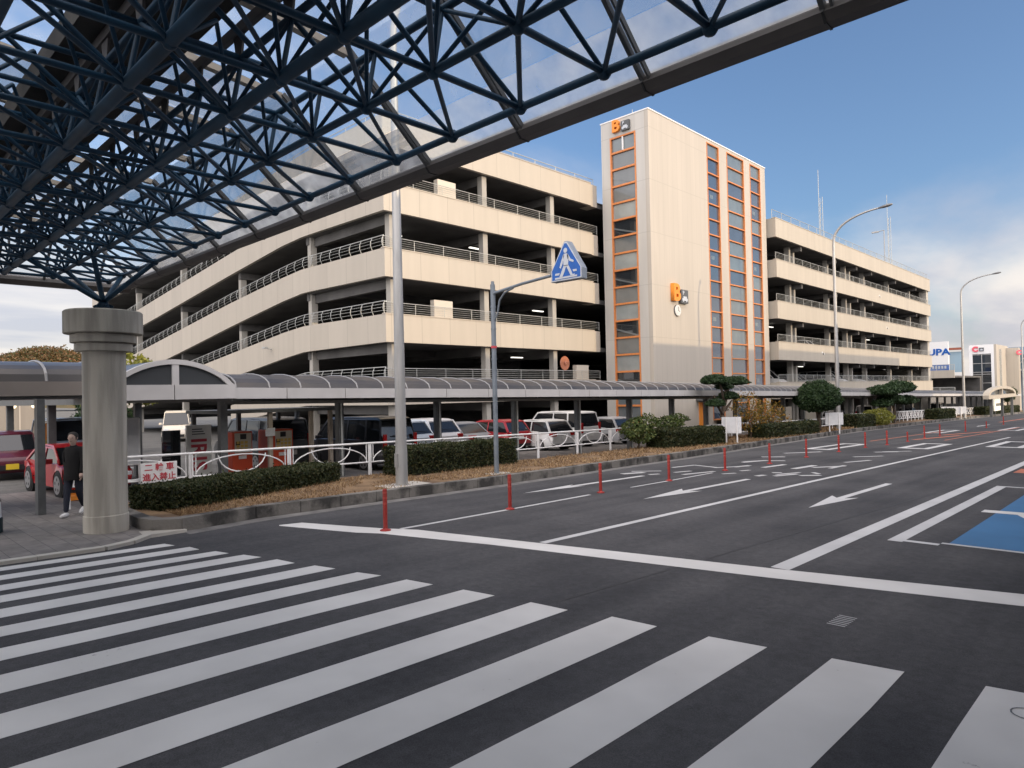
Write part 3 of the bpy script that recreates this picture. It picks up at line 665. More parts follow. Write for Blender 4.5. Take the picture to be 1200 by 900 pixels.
# ceiling frame and posts
for X in (-18.2, -19.9):
    q = MB(); q.tube([(X+wx(y), y, zb_(y)-.03) for y in (Y0w, 30, 60, 88, Y1w)], .09, 4); q.build('ceiling_beam', 'wk_post', wk)
PY = [11.7 + 4*k for k in range(34)]
for y in PY:
    z0 = gz(y)+.04; z1 = zb_(y)-.02
    w_ = wx(y); q = MB(); q.box(-19.09+w_, -18.91+w_, y-.085, y+.085, z0, z1); q.box(-18.885+w_, -18.845+w_, y-.085, y+.085, z0, z1)
    q.build('post', 'wk_post', wk)
    q = MB(); q.bar((-17.7+w_, y, z1+.06), (-20.4+w_, y, z1+.06), .12, .12); q.build('cross_beam', 'wk_post', wk)
for y in PY[:12]:
    q = MB(); q.tube([(-18.80+wx(y), y-.02, gz(y)+.06), (-18.80+wx(y), y-.02, zb_(y)-.05)], .03, 6); q.build('downpipe', 'galv', wk)
for y in (9.6, 13.6, 17.6, 21.6):
    q = MB(); q.box(-19.3, -18.7, y, y+1.2, zb_(y)-.10, zb_(y)-.05); q.build('ceiling_light', 'lamp_on' if y in (9.6, 17.6) else 'wk_ceiling', wk)
# cross branch with the arched gable, and the nearer left section
gw = thing('walkway_porch', 'pale arched gable end of a walkway porch, right of the concrete pillar', 'walkway', (-18, 6.3, gz(6.3)))
zg = -.03
def garc(y0, y1, zbase, h, n=14): return [(y0+(y1-y0)*k/n, zbase + h*(1-(2*k/n-1)**2)**.85) for k in range(n+1)]
ga, gb2 = 4.75, 7.72
o_ = garc(ga, gb2, zg+.38, .66); i_ = garc(ga+.2, gb2-.2, zg+.42, .50)
q = MB()
for k in range(14): q.prism([i_[k], i_[k+1], o_[k+1], o_[k]], 'x', -17.60, -17.45)
q.build('gable_frame', 'wk_fascia', gw)
q = MB(); q.box(-17.585, -17.465, 6.17, 6.33, zg+.42, zg+.94); q.build('gable_mullion', 'wk_fascia', gw)
q = MB(); q.prism(i_, 'x', -17.54, -17.52); q.build('gable_glass', mat('gable_pane', (0.06, 0.065, 0.07), .15), gw)
q = MB(); q.box(-17.62, -17.44, ga, 6.20, zg+.06, zg+.42); q.box(-17.62, -17.44, 6.22, gb2, zg+.06, zg+.42); q.build('gable_fascia', 'wk_fascia', gw)
q = MB(); oo = garc(ga, gb2, zg+.37, .64)
for k in range(14): q.prism([(oo[k][0], oo[k][1]), (oo[k+1][0], oo[k+1][1]), (oo[k+1][0], oo[k+1][1]+.02), (oo[k][0], oo[k][1]+.02)], 'x', -34, -17.62)
q.build('porch_vault', 'vault', gw)
q = MB(); q.box(-34, -17.63, ga, ga+.08, zg-.02, zg+.38); q.box(-34, -17.63, gb2-.08, gb2, zg-.02, zg+.38); q.build('side_beam', 'wk_post', gw)
for x, y in ((-18.9, 5.30), (-18.9, 7.98), (-24, 5.05), (-24, 7.4), (-30, 5.05), (-30, 7.4)):
    q = MB(); q.box(x-.1, x+.1, y-.1, y+.1, gz(y)+.03, zg-.02); q.build('post', 'wk_post', gw)
lw = thing('left_walkway', 'brownish walkway roof section at the left edge, behind the pillar', 'walkway', (-18.6, 0, gz(0)))
q = MB(); q.box(-17.65, -17.55, -12, 4.73, .17, .48); q.build('fascia', 'wk_fascia_brown', lw)
def larc(t): return -18.95 + 1.35*cos(pi*t), .47 + .50*sin(pi*t)**.8
q = MB()
for j in range(12):
    (xa, za), (xb, z2) = larc(j/12), larc((j+1)/12); q.add([(xa, -12, za), (xa, 4.73, za), (xb, 4.73, z2), (xb, -12, z2)], [(0, 1, 2, 3)])
q.build('vault_roof', 'vault', lw, smooth=True)
for y in (4.65, 3.62, 2.9, 1.4, 0, -1.5):
    if y == 2.9: continue
    q = MB(); q.tube([(larc(j/12)[0], y, larc(j/12)[1]+.015) for j in range(13)], .03, 6); q.build('vault_rib', 'wk_rib', lw)
q = MB(); q.box(-20.35, -17.66, -12, 4.73, .1, .17); q.build('soffit', 'wk_post', lw)
q = MB(); q.box(-17.30, -17.14, 3.33, 3.47, gz(3.4)+.03, .1); q.box(-17.135, -17.04, 3.33, 3.47, gz(3.4)+.03, .1); q.build('post', 'wk_post', lw)
for x, y in ((-17.2, -1.5), (-20.0, -1.5)):
    q = MB(); q.box(x-.1, x+.1, y-.1, y+.1, gz(y)+.03, .1); q.build('post', 'wk_post', lw)

# ------------------------------------------------------------------ multistorey car park
ga_ = thing('parking_garage', 'cream multistorey car park with long ribbon parapets and sloping ramps', 'building', (-40, 60, gz(60)))
GX = -28.0
LB = [(12.6, 14.1), (9.28, 10.68), (5.98, 7.40), (2.70, 4.10), (-.45, .78)]      # left wing bands
RB = [(12.55, 14.12), (9.2, 10.66), (5.75, 7.2), (2.3, 3.8), (-.95, .42)]       # right wing bands
def rail(pts, h=.82, step=.95, curved=None, r=.025, name='guard_rail', parent=ga_, n_h=4):
    """posts and rails following a 3D polyline; curved = outward vector for bowed posts"""
    q = MB(); cv = Vector(curved) if curved else Vector((0, 0, 0))
    L_ = [0.0]; P = [Vector(p) for p in pts]
    for i in range(1, len(P)): L_.append(L_[-1] + (P[i]-P[i-1]).length)
    def at(s):
        for i in range(1, len(P)):
            if s <= L_[i] + 1e-6: return P[i-1].lerp(P[i], (s-L_[i-1])/(L_[i]-L_[i-1]))
        return P[-1]
    def off(k): return cv * .16 * sin(pi * min(1, k*1.02)) 
    n = max(1, round(L_[-1]/step))
    for k in range(n+1):
        b = at(L_[-1]*k/n); q.tube([b + off(t) + Vector((0, 0, h*t)) for t in ((0, .35, .7, .9, 1) if curved else (0, 1))], r, 5, False)
    q.tube([p + off(1) + Vector((0, 0, h)) for p in P], r*1.25, 6)
    for j in range(1, n_h+1):
        t = j/(n_h+1); q.tube([p + off(t) + Vector((0, 0, h*t)) for p in P], r*.55, 4)
    return q.build(name, 'galv', parent)
# long face, left of the tower
for i, (b, t) in enumerate(LB):
    q = MB(); q.box(GX-.22, GX, 20.0, 37.0, b, t); q.box(GX-.26, GX+.03, 19.97, 37.02, t, t+.05); q.box(GX-1.0, GX-.12, 37.0, 37.8, b, t); q.build('parapet', 'cream', ga_)
    if i == 0: rail([(GX-.5, 20, t), (GX-.5, 37.9, t)], .55, 1.9, r=.02, n_h=2)
    else: rail([(GX-.12, 20.0, t+.05), (GX-.12, 37.7, t+.05)], .56, 1.9, r=.016, n_h=4)
# end face with the ramps
def lerp_poly(poly, x):
    for i in range(1, len(poly)):
        if poly[i][0] <= x: 
            (a, za), (b, z2) = poly[i-1], poly[i]; return za + (z2-za)*(x-a)/(b-a)
    return poly[-1][1]
XS_ = [-28.23, -31, -34, -35.4, -36.2, -37.2, -38.5, -42, -46, -52, -60, -68, -78]
ramps = [
 ([(-28, 14.1), (-36, 14.12), (-38.5, 13.95), (-45, 13.3), (-61, 11.7), (-78, 10.9)], [(-28, 12.6), (-36, 12.66), (-38.5, 12.5), (-45, 11.85), (-61, 10.25), (-78, 9.6)]),
 ([(-28, 10.68), (-36.5, 10.72), (-39, 10.55), (-44.8, 9.98), (-64.4, 7.95), (-78, 6.5)], [(-28, 9.28), (-36, 9.34), (-38.5, 9.2), (-45.7, 8.45), (-62.6, 6.56), (-78, 4.95)]),
 ([(-28, 7.40), (-36.2, 7.45), (-38.5, 7.27), (-45.4, 6.58), (-66, 4.10), (-78, 2.7)], [(-28, 5.98), (-36, 6.08), (-38.5, 5.85), (-45, 5.05), (-58.2, 3.25), (-78, .9)]),
 ([(-28, 4.10), (-36, 4.15), (-38.5, 3.95), (-51.8, 2.42), (-66, .9), (-78, -.3)], [(-28, 2.70), (-36, 2.66), (-38.5, 2.4), (-43.8, 1.72), (-60, -.1), (-78, -1.9)]),
 ([(-28, .78), (-36, .78), (-37.5, .6), (-46, -.4), (-50, -1.2)], [(-28, -.45), (-36, -.45), (-37.5, -.6), (-46, -1.6), (-50, -2.4)])]
for i, (tp, bt) in enumerate(ramps):
    xs = [x for x in XS_ if x >= tp[-1][0]]
    T = [(x, lerp_poly(tp, x)) for x in xs]; BR = [(x, lerp_poly(bt, x)) for x in [-36.02] + [u for u in xs if u < -36.1]]; B = [(x, lerp_poly(bt, x)) for x in xs]
    q = MB(); q.strip(T, B, 'y', 20.001, 20.22); 
    q.build('ramp_parapet', 'cream', ga_)
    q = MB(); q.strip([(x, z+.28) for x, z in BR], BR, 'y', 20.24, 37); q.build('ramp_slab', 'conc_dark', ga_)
    if i == 0: rail([(x, 20.5, z) for x, z in T], .55, 1.9, r=.02, n_h=2)
    else: rail([(x, 20.12, z+.02) for x, z in T], .66, .98, curved=(0, -.75, 0), r=.02, n_h=3)
    for x in (-36, -45, -55.3, -65.8):
        if x < tp[-1][0]: continue
        q = MB(); z = lerp_poly(bt, x); q.box(x-.15, x+.15, 20.3, 37, z-.45, z-.005); q.build('deck_beam', 'conc_dark', ga_)
cols = [-35.9, -45.1, -55.4, -65.8, -77.6]
for x in cols:
    q = MB(); q.box(x-.17, x+.17, 20.35, 20.75, gz(20), 13.0 if x > -60 else 9.6); q.build('column', 'conc_col', ga_)
for y in (20.75, 27.3, 33.3):
    q = MB(); q.box(GX-.72, GX-.34, y-.18, y+.18, gz(y), 12.6); q.build('column', 'conc_col', ga_)
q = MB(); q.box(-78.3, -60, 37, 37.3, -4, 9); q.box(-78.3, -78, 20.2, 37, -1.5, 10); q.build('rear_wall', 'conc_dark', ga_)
# decks of the main block
for i, (b, t) in enumerate(LB):
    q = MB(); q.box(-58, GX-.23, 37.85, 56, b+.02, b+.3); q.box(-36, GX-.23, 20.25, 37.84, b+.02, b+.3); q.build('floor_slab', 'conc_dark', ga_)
    for y in (20.75+0, 27.3, 33.3):
        q = MB(); q.box(-36, GX-.42, y-.15, y+.15, b-.5, b+.01); q.build('deck_beam', 'conc_dark', ga_)
    q = MB(); q.box(-33.2, -32.9, 21, 37.5, b-.35, b+.005); q.build('deck_beam', 'conc_dark', ga_)
q = MB(); q.box(-58.3, -58, 38, 106, -6, 13.5)
q.box(-36.3, -36, 24, 37.8, 3, 13.5); q.box(-60, -36, 37.9, 38.2, -3, 13.5); q.build('core_wall', 'conc_dark', ga_)
q = MB(); q.box(-78, -28.3, 20.3, 106, 13.0, 13.02); 
# right wing
RX_ = -23.4
for i, (b, t) in enumerate(RB):
    q = MB(); q.box(RX_-.22, RX_, 56.0, 106.0, b, t); q.box(RX_-2.0, RX_-.225, 56.0, 56.2, b, t); q.box(RX_-.26, RX_+.03, 55.98, 106.02, t, t+.05); q.build('parapet', 'cream_fine', ga_)
    q = MB(); q.box(-58, RX_-.23, 56.21, 105.9, b+.02, b+.3); q.build('floor_slab', 'conc_dark', ga_)
    if i == 0: rail([(RX_-.3, 56, t), (RX_-.3, 106, t)], .75, 2.0, r=.02, n_h=3)
    else: rail([(RX_-.12, 56.1, t+.05), (RX_-.12, 106, t+.05)], .58, 1.9, r=.018, n_h=4)
    for k, y in enumerate((62.0, 70.8, 77, 81.9, 91, 100)):
        q = MB(); q.box(-40, RX_-.25, y-.15, y+.15, b-.4, b+.01); q.build('deck_beam', 'conc_dark', ga_)
for y in (61.4, 62.3, 70.8, 75.9, 77.2, 81.9, 91.0, 100.2):
    q = MB(); q.box(RX_-1.5, RX_-1.05, y-.17, y+.17, gz(y), 12.6); q.build('column', 'conc_col', ga_)
q = MB(); q.box(-58, RX_-.25, 105.7, 106, -5, 14.0); q.box(-24.5, RX_-.23, 104.9, 105.7, -5, 12.6); q.build('end_wall', 'conc', ga_)
q = MB(); q.box(-58.3, -28.2, 20.3, 56, 12.95, 13.0); q.build('roof_deck', 'conc_dark', ga_)
# deck lights
for (x, y, z) in ((-31, 22.3, 9.0), (-33.5, 24.0, 5.7), (-31, 34.2, 5.6), (-30.6, 31.6, 2.35), (-31, 28.5, 9.1), (-26.5, 68, 2.05), (-26.5, 84, 2.05), (-26.5, 95, 2.05), (-26, 60, 5.5), (-26.2, 88, 5.5)):
    q = MB(); q.box(x-.08, x+.08, y, y+1.0, z-.06, z); q.build('deck_light', 'lamp_on', ga_)
# wall floodlights on the ramps
for x, z in ((-40.0, 3.05), (-48.8, 1.75)):
    q = MB(); q.tube([(x, 20, z), (x, 19.6, z+.06)], .03, 6); q.box(x-.2, x+.2, 19.45, 19.65, z+.03, z+.13); q.build('floodlight', 'galv', ga_)
# ticket/utility boxes seen behind the rails
for (y, z) in ((24.0, 4.15), (24.4, 10.73), (36.0, .83)):
    q = MB(); q.box(GX-.6, GX-.28, y-.65, y+.65, z-.3, z+.95); q.build('white_cabinet', 'pale_panel', ga_)
q = MB(); q.lathe([(.05, 0), (.45, .02), (.48, .05), (.45, .08)], (-28.7, 34.6, 1.9), 20, 'x'); q.lathe([(.02, 0), (.14, .12), (.10, .14)], (-28.66, 34.6, 1.9), 12, 'x'); q.build('traffic_mirror', mat('mirror_orange', (0.5, 0.2, 0.12), .2), ga_)
# white lift-lobby wall panels at ground level
for y0, y1, h in ((44.5, 46.5, 2.3), (57.8, 60.3, 1.8), (63.5, 66, 1.7)):
    q = MB(); q.box(-24.4, -24.2, y0, y1, gz(y0), gz(y0)+h); q.build('ground_panel', 'pale_panel', ga_)

# ------------------------------------------------------------------ stair and lift tower
tw = thing('stair_tower', 'tall cream stair tower with orange framed window strips', 'tower', (-26, 47, gz(47)))
TXf, TY0, TY1, TT = -24.0, 37.95, 55.55, 18.24
G0 = gz(47)-.3
def wall_with_slots(mb, axis, plane0, plane1, a0, a1, z0, z1, slots):
    """solid wall in strips between vertical slots; slots = (a, b, zlo, zhi)"""
    cur = a0
    def bx(u0, u1, w0, w1):
        if axis == 'x': mb.box(plane0, plane1, u0, u1, w0, w1)
        else: mb.box(u0, u1, plane0, plane1, w0, w1)
    for (a, b, lo, hi) in slots:
        bx(cur, a, z0, z1); bx(a, b, hi, z1)
        if lo > z0: bx(a, b, z0, lo)
        cur = b
    bx(cur, a1, z0, z1)
q = MB(); wall_with_slots(q, 'x', TXf-.3, TXf, TY0, TY1, G0, TT, [(45.66, 47.5, G0, 18.02), (48.75, 51.6, G0, 18.02), (52.7, 54.58, G0, 18.02)]); q.build('front_wall', 'tower_panel', tw)
q = MB(); wall_with_slots(q, 'y', TY0, TY0+.3, -27.75, TXf-.302, G0, TT, [(-27.02, -24.97, G0, 17.1)]); q.build('side_wall', 'tower_side', tw)
q = MB(); q.box(-27.75, -27.45, TY0+.302, TY1, G0, TT); q.box(-27.44, TXf-.302, TY1-.3, TY1, G0, TT); q.build('rear_wall', 'tower_side', tw)
q = MB(); q.box(-27.8, TXf+.04, TY0-.03, TY1+.03, TT, TT+.08); q.build('roof_cap', 'white', tw)
q = MB(); q.tube([(-26, 39.2, TT), (-26, 39.2, TT+.9)], .02, 6); q.build('lightning_rod', 'galv', tw)
q = MB(); q.box(-27.0, TXf-.9, 38.4, 55, G0, G0+.1); q.build('floor', 'conc_dark', tw)
def winstrip(axis, plane, a, b, ztop, pitch, pattern, sgn, extra=None, zoff=0.0):
    z = ztop; k = 0; fw = .07 if axis == 'x' else .10
    root = None
    while z > -1.6:
        zl = z - pitch
        f = MB()
        def bx(u0, u1, w0, w1, d0, d1):
            if axis == 'x': f.box(plane+sgn*d0, plane+sgn*d1, u0, u1, w0, w1)
            else: f.box(u0, u1, plane+sgn*d0, plane+sgn*d1, w0, w1)
        bx(a+.002, a+fw, zl, z, -.10, .03); bx(b-fw, b-.002, zl, z, -.10, .03); bx(a+fw, b-fw, zl, zl+fw*1.2, -.10, .02)
        if k == 0: bx(a+fw, b-fw, z-fw, z, -.10, .02)
        fr = f.build('window_frame', 'orange', tw)
        f = MB(); bx(a+fw, b-fw, zl+fw*1.2, z if k else z-fw, -.12, -.10); f.build('pane', pattern[k % len(pattern)], fr)
        if axis == 'x' and (b-a) < 2.2 and pattern[k % len(pattern)] == 'w_blue' and k % 4 == 3:
            f = MB(); bx(a+.5, a+1.0, zl+.5, zl+.78, -.098, -.092); f.build('window_sticker', 'w_green', fr)
        z = zl; k += 1
winstrip('x', TXf, 45.66, 47.5, 18.02, 1.128, ['w_green'] + ['w_blue'] * 40, 1)
winstrip('x', TXf, 48.75, 51.6, 18.02, 1.128, ['w_green', 'w_green', 'w_blue'], 1)
winstrip('x', TXf, 52.7, 54.58, 18.02, 1.128, ['w_green', 'w_blue', 'w_blue', 'w_blue'], 1)
winstrip('y', TY0, -27.02, -24.97, 17.1, 1.134, ['w_green', 'w_grey', 'w_grey', 'w_grey', 'w_pale', 'w_dark', 'w_grey', 'w_pale', 'w_dark', 'w_grey', 'w_pale', 'w_dark', 'w_grey', 'w_pale', 'w_dark'], -1)
q = MB(); q.box(-26.05, -25.97, TY0-.02, TY0+.1, 16.05, 17.0); q.build('mullion', 'white', tw)
# stair flights glimpsed as diagonals behind the side glass
for k in range(5):
    z0 = 13.4 - 3.4*k
    q = MB(); q.prism([(-26.9, z0+.9), (-25.1, z0+.35), (-25.1, z0+.47), (-26.9, z0+1.02)], 'y', TY0+.075, TY0+.098); q.build('stair_rail', 'w_grey', tw)
# orange door and stone-coloured entrance
q = MB(); q.box(TXf, TXf+.05, 43.6, 44.9, gz(44)-.1, gz(44)+2.3); d = q.build('door', 'orange_sign', tw)
q = MB(); q.box(TXf+.05, TXf+.09, 44.7, 44.76, gz(44)+1, gz(44)+1.15); q.build('handle', 'galv', d)
q = MB(); q.box(TXf, TXf+.9, 43.2, 45.4, gz(44)+2.42, gz(44)+2.55); q.build('door_canopy', 'wk_post', tw)
# letters and pictograms
def bsign(origin, xdir, up, s, depth):
    X = Vector(xdir); U = Vector(up); Zd = X.cross(U)
    o = Vector(origin)
    text_mesh('letter', 'B', s*1.36, 'orange_sign', tw, o + Zd*depth/2, xdir, up, depth=depth, bold=s*.045, sx=1.02)
    q = MB(); c = o + X*s*.93 - U*s*.13; h = s*.40
    def P(a, b, d): return c + X*a + U*b + Zd*d
    def blk(a0, a1, b0, b1, d0, d1): q.add([P(a0,b0,d0),P(a1,b0,d0),P(a1,b1,d0),P(a0,b1,d0),P(a0,b0,d1),P(a1,b0,d1),P(a1,b1,d1),P(a0,b1,d1)], [(0,3,2,1),(4,5,6,7),(0,1,5,4),(1,2,6,5),(2,3,7,6),(3,0,4,7)])
    blk(-h, h, -h, h, 0, depth*.8); sq = q.build('pictogram', 'grey_sign', tw)
    q = MB(); d0, d1 = depth*.8+.001, depth*.8+.02
    blk(-h*.75, h*.75, -h*.62, -h*.25, d0, d1); blk(-h*.45, h*.5, -h*.25, h*.02, d0, d1); blk(-h*.6, -h*.3, -h*.8, -h*.62, d0, d1); blk(h*.3, h*.6, -h*.8, -h*.62, d0, d1)
    q.build('car_symbol', 'sign_white', sq)
    text_mesh('parking_letter', 'P', h*.8, 'sign_white', sq, c + Vector((0, 0, 0)) - X*h*.4 + U*h*.5 + Zd*(depth*.8+.01), xdir, up, .02, .01)
bsign((TXf, 40.6, 6.48), (0, 1, 0), (0, 0, 1), 1.15, .28)
bsign((-26.42, TY0, 17.72), (1, 0, 0), (0, 0, 1), .80, .22)
q = MB(); q.lathe([(.38, 0), (.38, .1), (.34, .13), (.30, .13)], (TXf, 40.95, 5.35), 28, 'x'); c_ = q.build('clock', mat('clock_face', (0.62, 0.62, 0.6), .5), tw, smooth=30)
q = MB(); q.bar((TXf+.14, 40.95, 5.35), (TXf+.14, 40.95, 5.6), .03, .01); q.bar((TXf+.145, 40.95, 5.35), (TXf+.145, 41.1, 5.28), .03, .01); q.lathe([(.385, .0), (.40, .04), (.385, .08)], (TXf, 40.95, 5.35), 28, 'x'); q.build('clock_hands', 'grey_sign', c_)
# steel masts on the roof
for (x, y, z0, z1, lamp) in ((-36, 101.4, 13.0, 31.2, 0), (-36, 134.5, 10, 34.0, 1)):
    t = thing('lattice_mast', ('slim lattice mast rising behind the car park roof, nearest the stair tower' if not lamp else 'slim lattice mast with a lamp arm, behind the far end of the car park roof'), 'mast', (x, y, z0), group='masts behind the car park')
    q = MB()
    for dx, dy in ((0, 0), (.5, 0), (0, .5)): q.tube([(x+dx, y+dy, z0), (x+dx, y+dy, z1-4 if dx or dy else z1)], .04, 5)
    for k in range(int((z1-4-z0)/.8)):
        a = z0+k*.8; q.tube([(x, y, a), (x+.5, y, a+.8)], .018, 4); q.tube([(x, y, a), (x, y+.5, a+.8)], .018, 4)
    q.build('frame', 'galv', t)
    if lamp:
        q = MB(); q.tube([(x-.6, y, 12), (x-.6, y, 27.8)], .09, 6); q.tube([(x-.6, y, 27.8), (x-1.6, y, 27.7)], .07, 6); q.box(x-2.6, x-1.5, y-.2, y+.2, 27.55, 27.8); q.build('lamp_arm', 'steel_pole', t)
# ------------------------------------------------------------------ bollards
BOLL = [(-10.37, 7.31), (-10.41, 10.6), (-10.58, 14.09), (-10.67, 17.53), (-10.84, 21.34), (-10.78, 24.71), (-10.87, 28.45), (-10.94, 32.43), (-10.95, 36.15), (-10.73, 38.88), (-10.75, 42.75), (-10.94, 47.18), (-10.84, 50.51), (-11.04, 59.06), (-11.08, 67.08), (-11.4, 77.05)]
def make_bollard(x, y, h, label):
    t = thing('bollard', label, 'bollard', (x, y, gz(y)), group='red posts along the lane line', local=True)
    q = MB(); q.lathe([(.10, 0), (.10, .02), (.055, .035), (.045, .05)], n=16); q.build('base', 'bollard', t, smooth=30)
    q = MB(); q.lathe([(.040, .05), (.040, h-.02), (.034, h), (.012, h+.002)], n=14); q.build('post', 'bollard', t, smooth=30)
    for z in (.48, .58, .68):
        if z < h-.04: q = MB(); q.lathe([(.0415, z), (.0415, z+.035)], n=14); q.build('reflective_band', 'bollard_band', t, smooth=30)
    return t
ordw = ['nearest', 'second nearest', 'third nearest', 'fourth nearest', 'fifth nearest', 'sixth nearest', 'seventh nearest', 'eighth nearest', 'ninth nearest', 'tenth nearest', 'eleventh nearest', 'twelfth nearest', 'thirteenth nearest', 'fourteenth nearest', 'second farthest', 'farthest']
b0 = None
for i, (x, y) in enumerate(BOLL):
    lab = 'slim red plastic bollard, %s in the row along the lane' % ordw[i]
    if i == 0: lab = 'slim red plastic bollard standing on the stop line, nearest the camera'
    short = i in (10, 14)
    if i == 0: b0 = make_bollard(x, y, .76, lab)
    elif short: make_bollard(x, y, .55, 'shorter red bollard, %s in the row along the lane' % ordw[i])
    else: copy_thing(b0, (x, y, gz(y)), rz=random.uniform(0, 6), label=lab)

# ------------------------------------------------------------------ street lamps
def street_lamp(x, y, top, label, reach=3.7, flip=1, rbase=.15):
    z0 = gz(y)+.2
    t = thing('street_lamp', label, 'street lamp', (x, y, z0), group='tall street lamps')
    H = top - 1.1
    q = MB(); q.lathe([(rbase*1.5, z0-.05), (rbase*1.5, z0+.03), (rbase*1.08, z0+.05), (rbase*1.05, z0+.9), (rbase, z0+1.0)], (x, y, 0), 20)
    pts = [(x, y, z0+.9), (x, y, z0+(H-z0)*.5), (x, y, H-1.0)]; rs = [rbase, rbase*.8, rbase*.62]
    for k in range(1, 11):
        a = k/10*pi/2*.93; pts.append((x + flip*reach*(1-cos(a)), y, H-1.0 + 2.0*sin(a)**.85)); rs.append(rbase*(.62-.02*k))
    q.tube(pts, rs, 16); q.build('pole', 'steel_pole', t, smooth=35)
    e = Vector(pts[-1]); 
    q = MB(); hh = [( -.15, .05, .05), (.0, .09, .07), (.25, .15, .10), (.55, .16, .11), (.75, .10, .07), (.82, .02, .02)]
    n = 12; vs = []; 
    for (d, w, h) in hh:
        for k in range(n):
            a = 2*pi*k/n; vs.append((e.x+flip*d, e.y+w*cos(a), e.z+d*.12+h*sin(a)))
    fs = [(i*n+k, i*n+(k+1) % n, (i+1)*n+(k+1) % n, (i+1)*n+k) for i in range(len(hh)-1) for k in range(n)] + [tuple(range(n))[::-1], tuple((len(hh)-1)*n+k for k in range(n))]
    q.add(vs, fs); q.build('lamp_head', mat('lamp_head_grey', (0.2, 0.2, 0.2), .4, metal=.5) if 'lamp_head_grey' not in bpy.data.materials else bpy.data.materials['lamp_head_grey'], t, smooth=True)
    q = MB(); q.box(x-.06, x+.06, y-rbase-.03, y-rbase+.03, z0+.5, z0+.85); q.build('access_door', 'steel_pole', t)
    return t
street_lamp(-14.24, 10.57, 11.2, 'tall steel lamp pole behind the first red bollard, cut off by the canopy', 3.0, rbase=.145)
street_lamp(-17.42, 51.74, 12.4, 'tall curved street lamp right of the stair tower, beside the round tree', 3.5)
street_lamp(-17.9, 95.5, 12.7, 'tall curved street lamp right of the car park, by the far billboard', 3.6)
street_lamp(-18.0, 141, 11.4, 'curved street lamp at the right edge of the picture', 3.6)
street_lamp(-1.2, 47.3, 12.0, 'curved street lamp on the near side, reflected in the stair tower glass', 2.2, flip=-1)

# ------------------------------------------------------------------ crosswalk sign
sx_, sy_ = -14.47, 14.2; z0 = gz(sy_)+.2
t = thing('crosswalk_sign', 'blue triangular crosswalk sign with a walking figure, on a grey arm post', 'sign', (sx_, sy_, z0))
q = MB(); q.lathe([(.13, z0-.02), (.13, z0+.02), (.075, z0+.03)], (sx_, sy_, 0), 16); q.tube([(sx_, sy_, z0), (sx_, sy_, 3.25)], .072, 14); q.lathe([(.05, 3.25), (.05, 3.34)], (sx_, sy_, 0), 12)
for z in (.7, 1.0, 1.9, 2.55): q.lathe([(.082, z), (.082, z+.05)], (sx_, sy_, 0), 14)
q.build('post', 'blue_pole', t, smooth=35)
q = MB(); q.tube([(sx_, sy_, 2.98), (sx_+1.2, sy_, 3.12), (sx_+2.3, sy_, 3.2)], .042, 10)
q.tube([(sx_+.03, sy_, 2.15), (sx_+.18, sy_, 2.35), (sx_+.28, sy_, 2.75), (sx_+.5, sy_, 2.95), (sx_+.85, sy_, 3.04)], .028, 8)
q.build('arm', 'blue_pole', t, smooth=35)
q = MB(); q.lathe([(.09, 1.35), (.09, 1.42)], (sx_, sy_, 0), 14); q.build('red_strap', 'red_text', t)
sc_x, sz0, sz1 = -11.55, 2.98, 4.03
def tri(w, zt, zb2, cut, foot):
    return [(sc_x-w, zb2), (sc_x+w, zb2), (sc_x+w, zb2+foot), (sc_x+cut, zt), (sc_x-cut, zt), (sc_x-w, zb2+foot)]
q = MB(); q.prism(tri(.53, sz1, sz0, .055, .28), 'y', sy_-.11, sy_+.11); sb = q.build('sign_box', 'sign_edge', t, bevel=.012)
q = MB(); q.prism(tri(.515, sz1-.02, sz0+.015, .05, .275), 'y', sy_-.1135, sy_-.1105); q.build('sign_border', 'sign_white', sb)
q = MB(); q.prism(tri(.485, sz1-.06, sz0+.045, .035, .255), 'y', sy_-.118, sy_-.1135); q.prism(tri(.485, sz1-.06, sz0+.045, .035, .255), 'y', sy_+.1135, sy_+.118); q.build('sign_face', 'blue_sign', sb)
q = MB(); Yf = sy_-.126; Yb = sy_-.1205
def pp(pts): q.prism([(sc_x+a*.86, sz0+b*.92) for a, b in pts], 'y', Yf, Yb)
pp([(.00+.075*cos(k*pi/6), .87+.075*sin(k*pi/6)) for k in range(12)])                                  # head
pp([(-.06, .78), (.06, .78), (.12, .70), (.10, .42), (-.08, .42), (-.10, .70)])                         # torso
pp([(-.10, .74), (-.05, .78), (-.12, .50), (-.20, .36), (-.25, .40), (-.19, .54)])                      # arm
pp([(.06, .78), (.12, .72), (.20, .60), (.33, .54), (.30, .49), (.16, .54), (.08, .62)])
pp([(-.08, .44), (.03, .44), (-.05, .26), (-.15, .10), (-.26, .12), (-.17, .28)])                       # legs
pp([(.0, .44), (.10, .44), (.20, .28), (.27, .14), (.34, .16), (.34, .12), (.20, .10), (.11, .26)])
pp([(-.44, .055+.06), (.44, .055+.06), (.44, .065), (-.44, .065)])
pp([(-.42, .24), (-.24, .24), (-.27, .18), (-.44, .18)]); pp([(.27, .28), (.42, .28), (.43, .22), (.30, .22)])
q.build('walking_symbol', 'sign_white', sb)

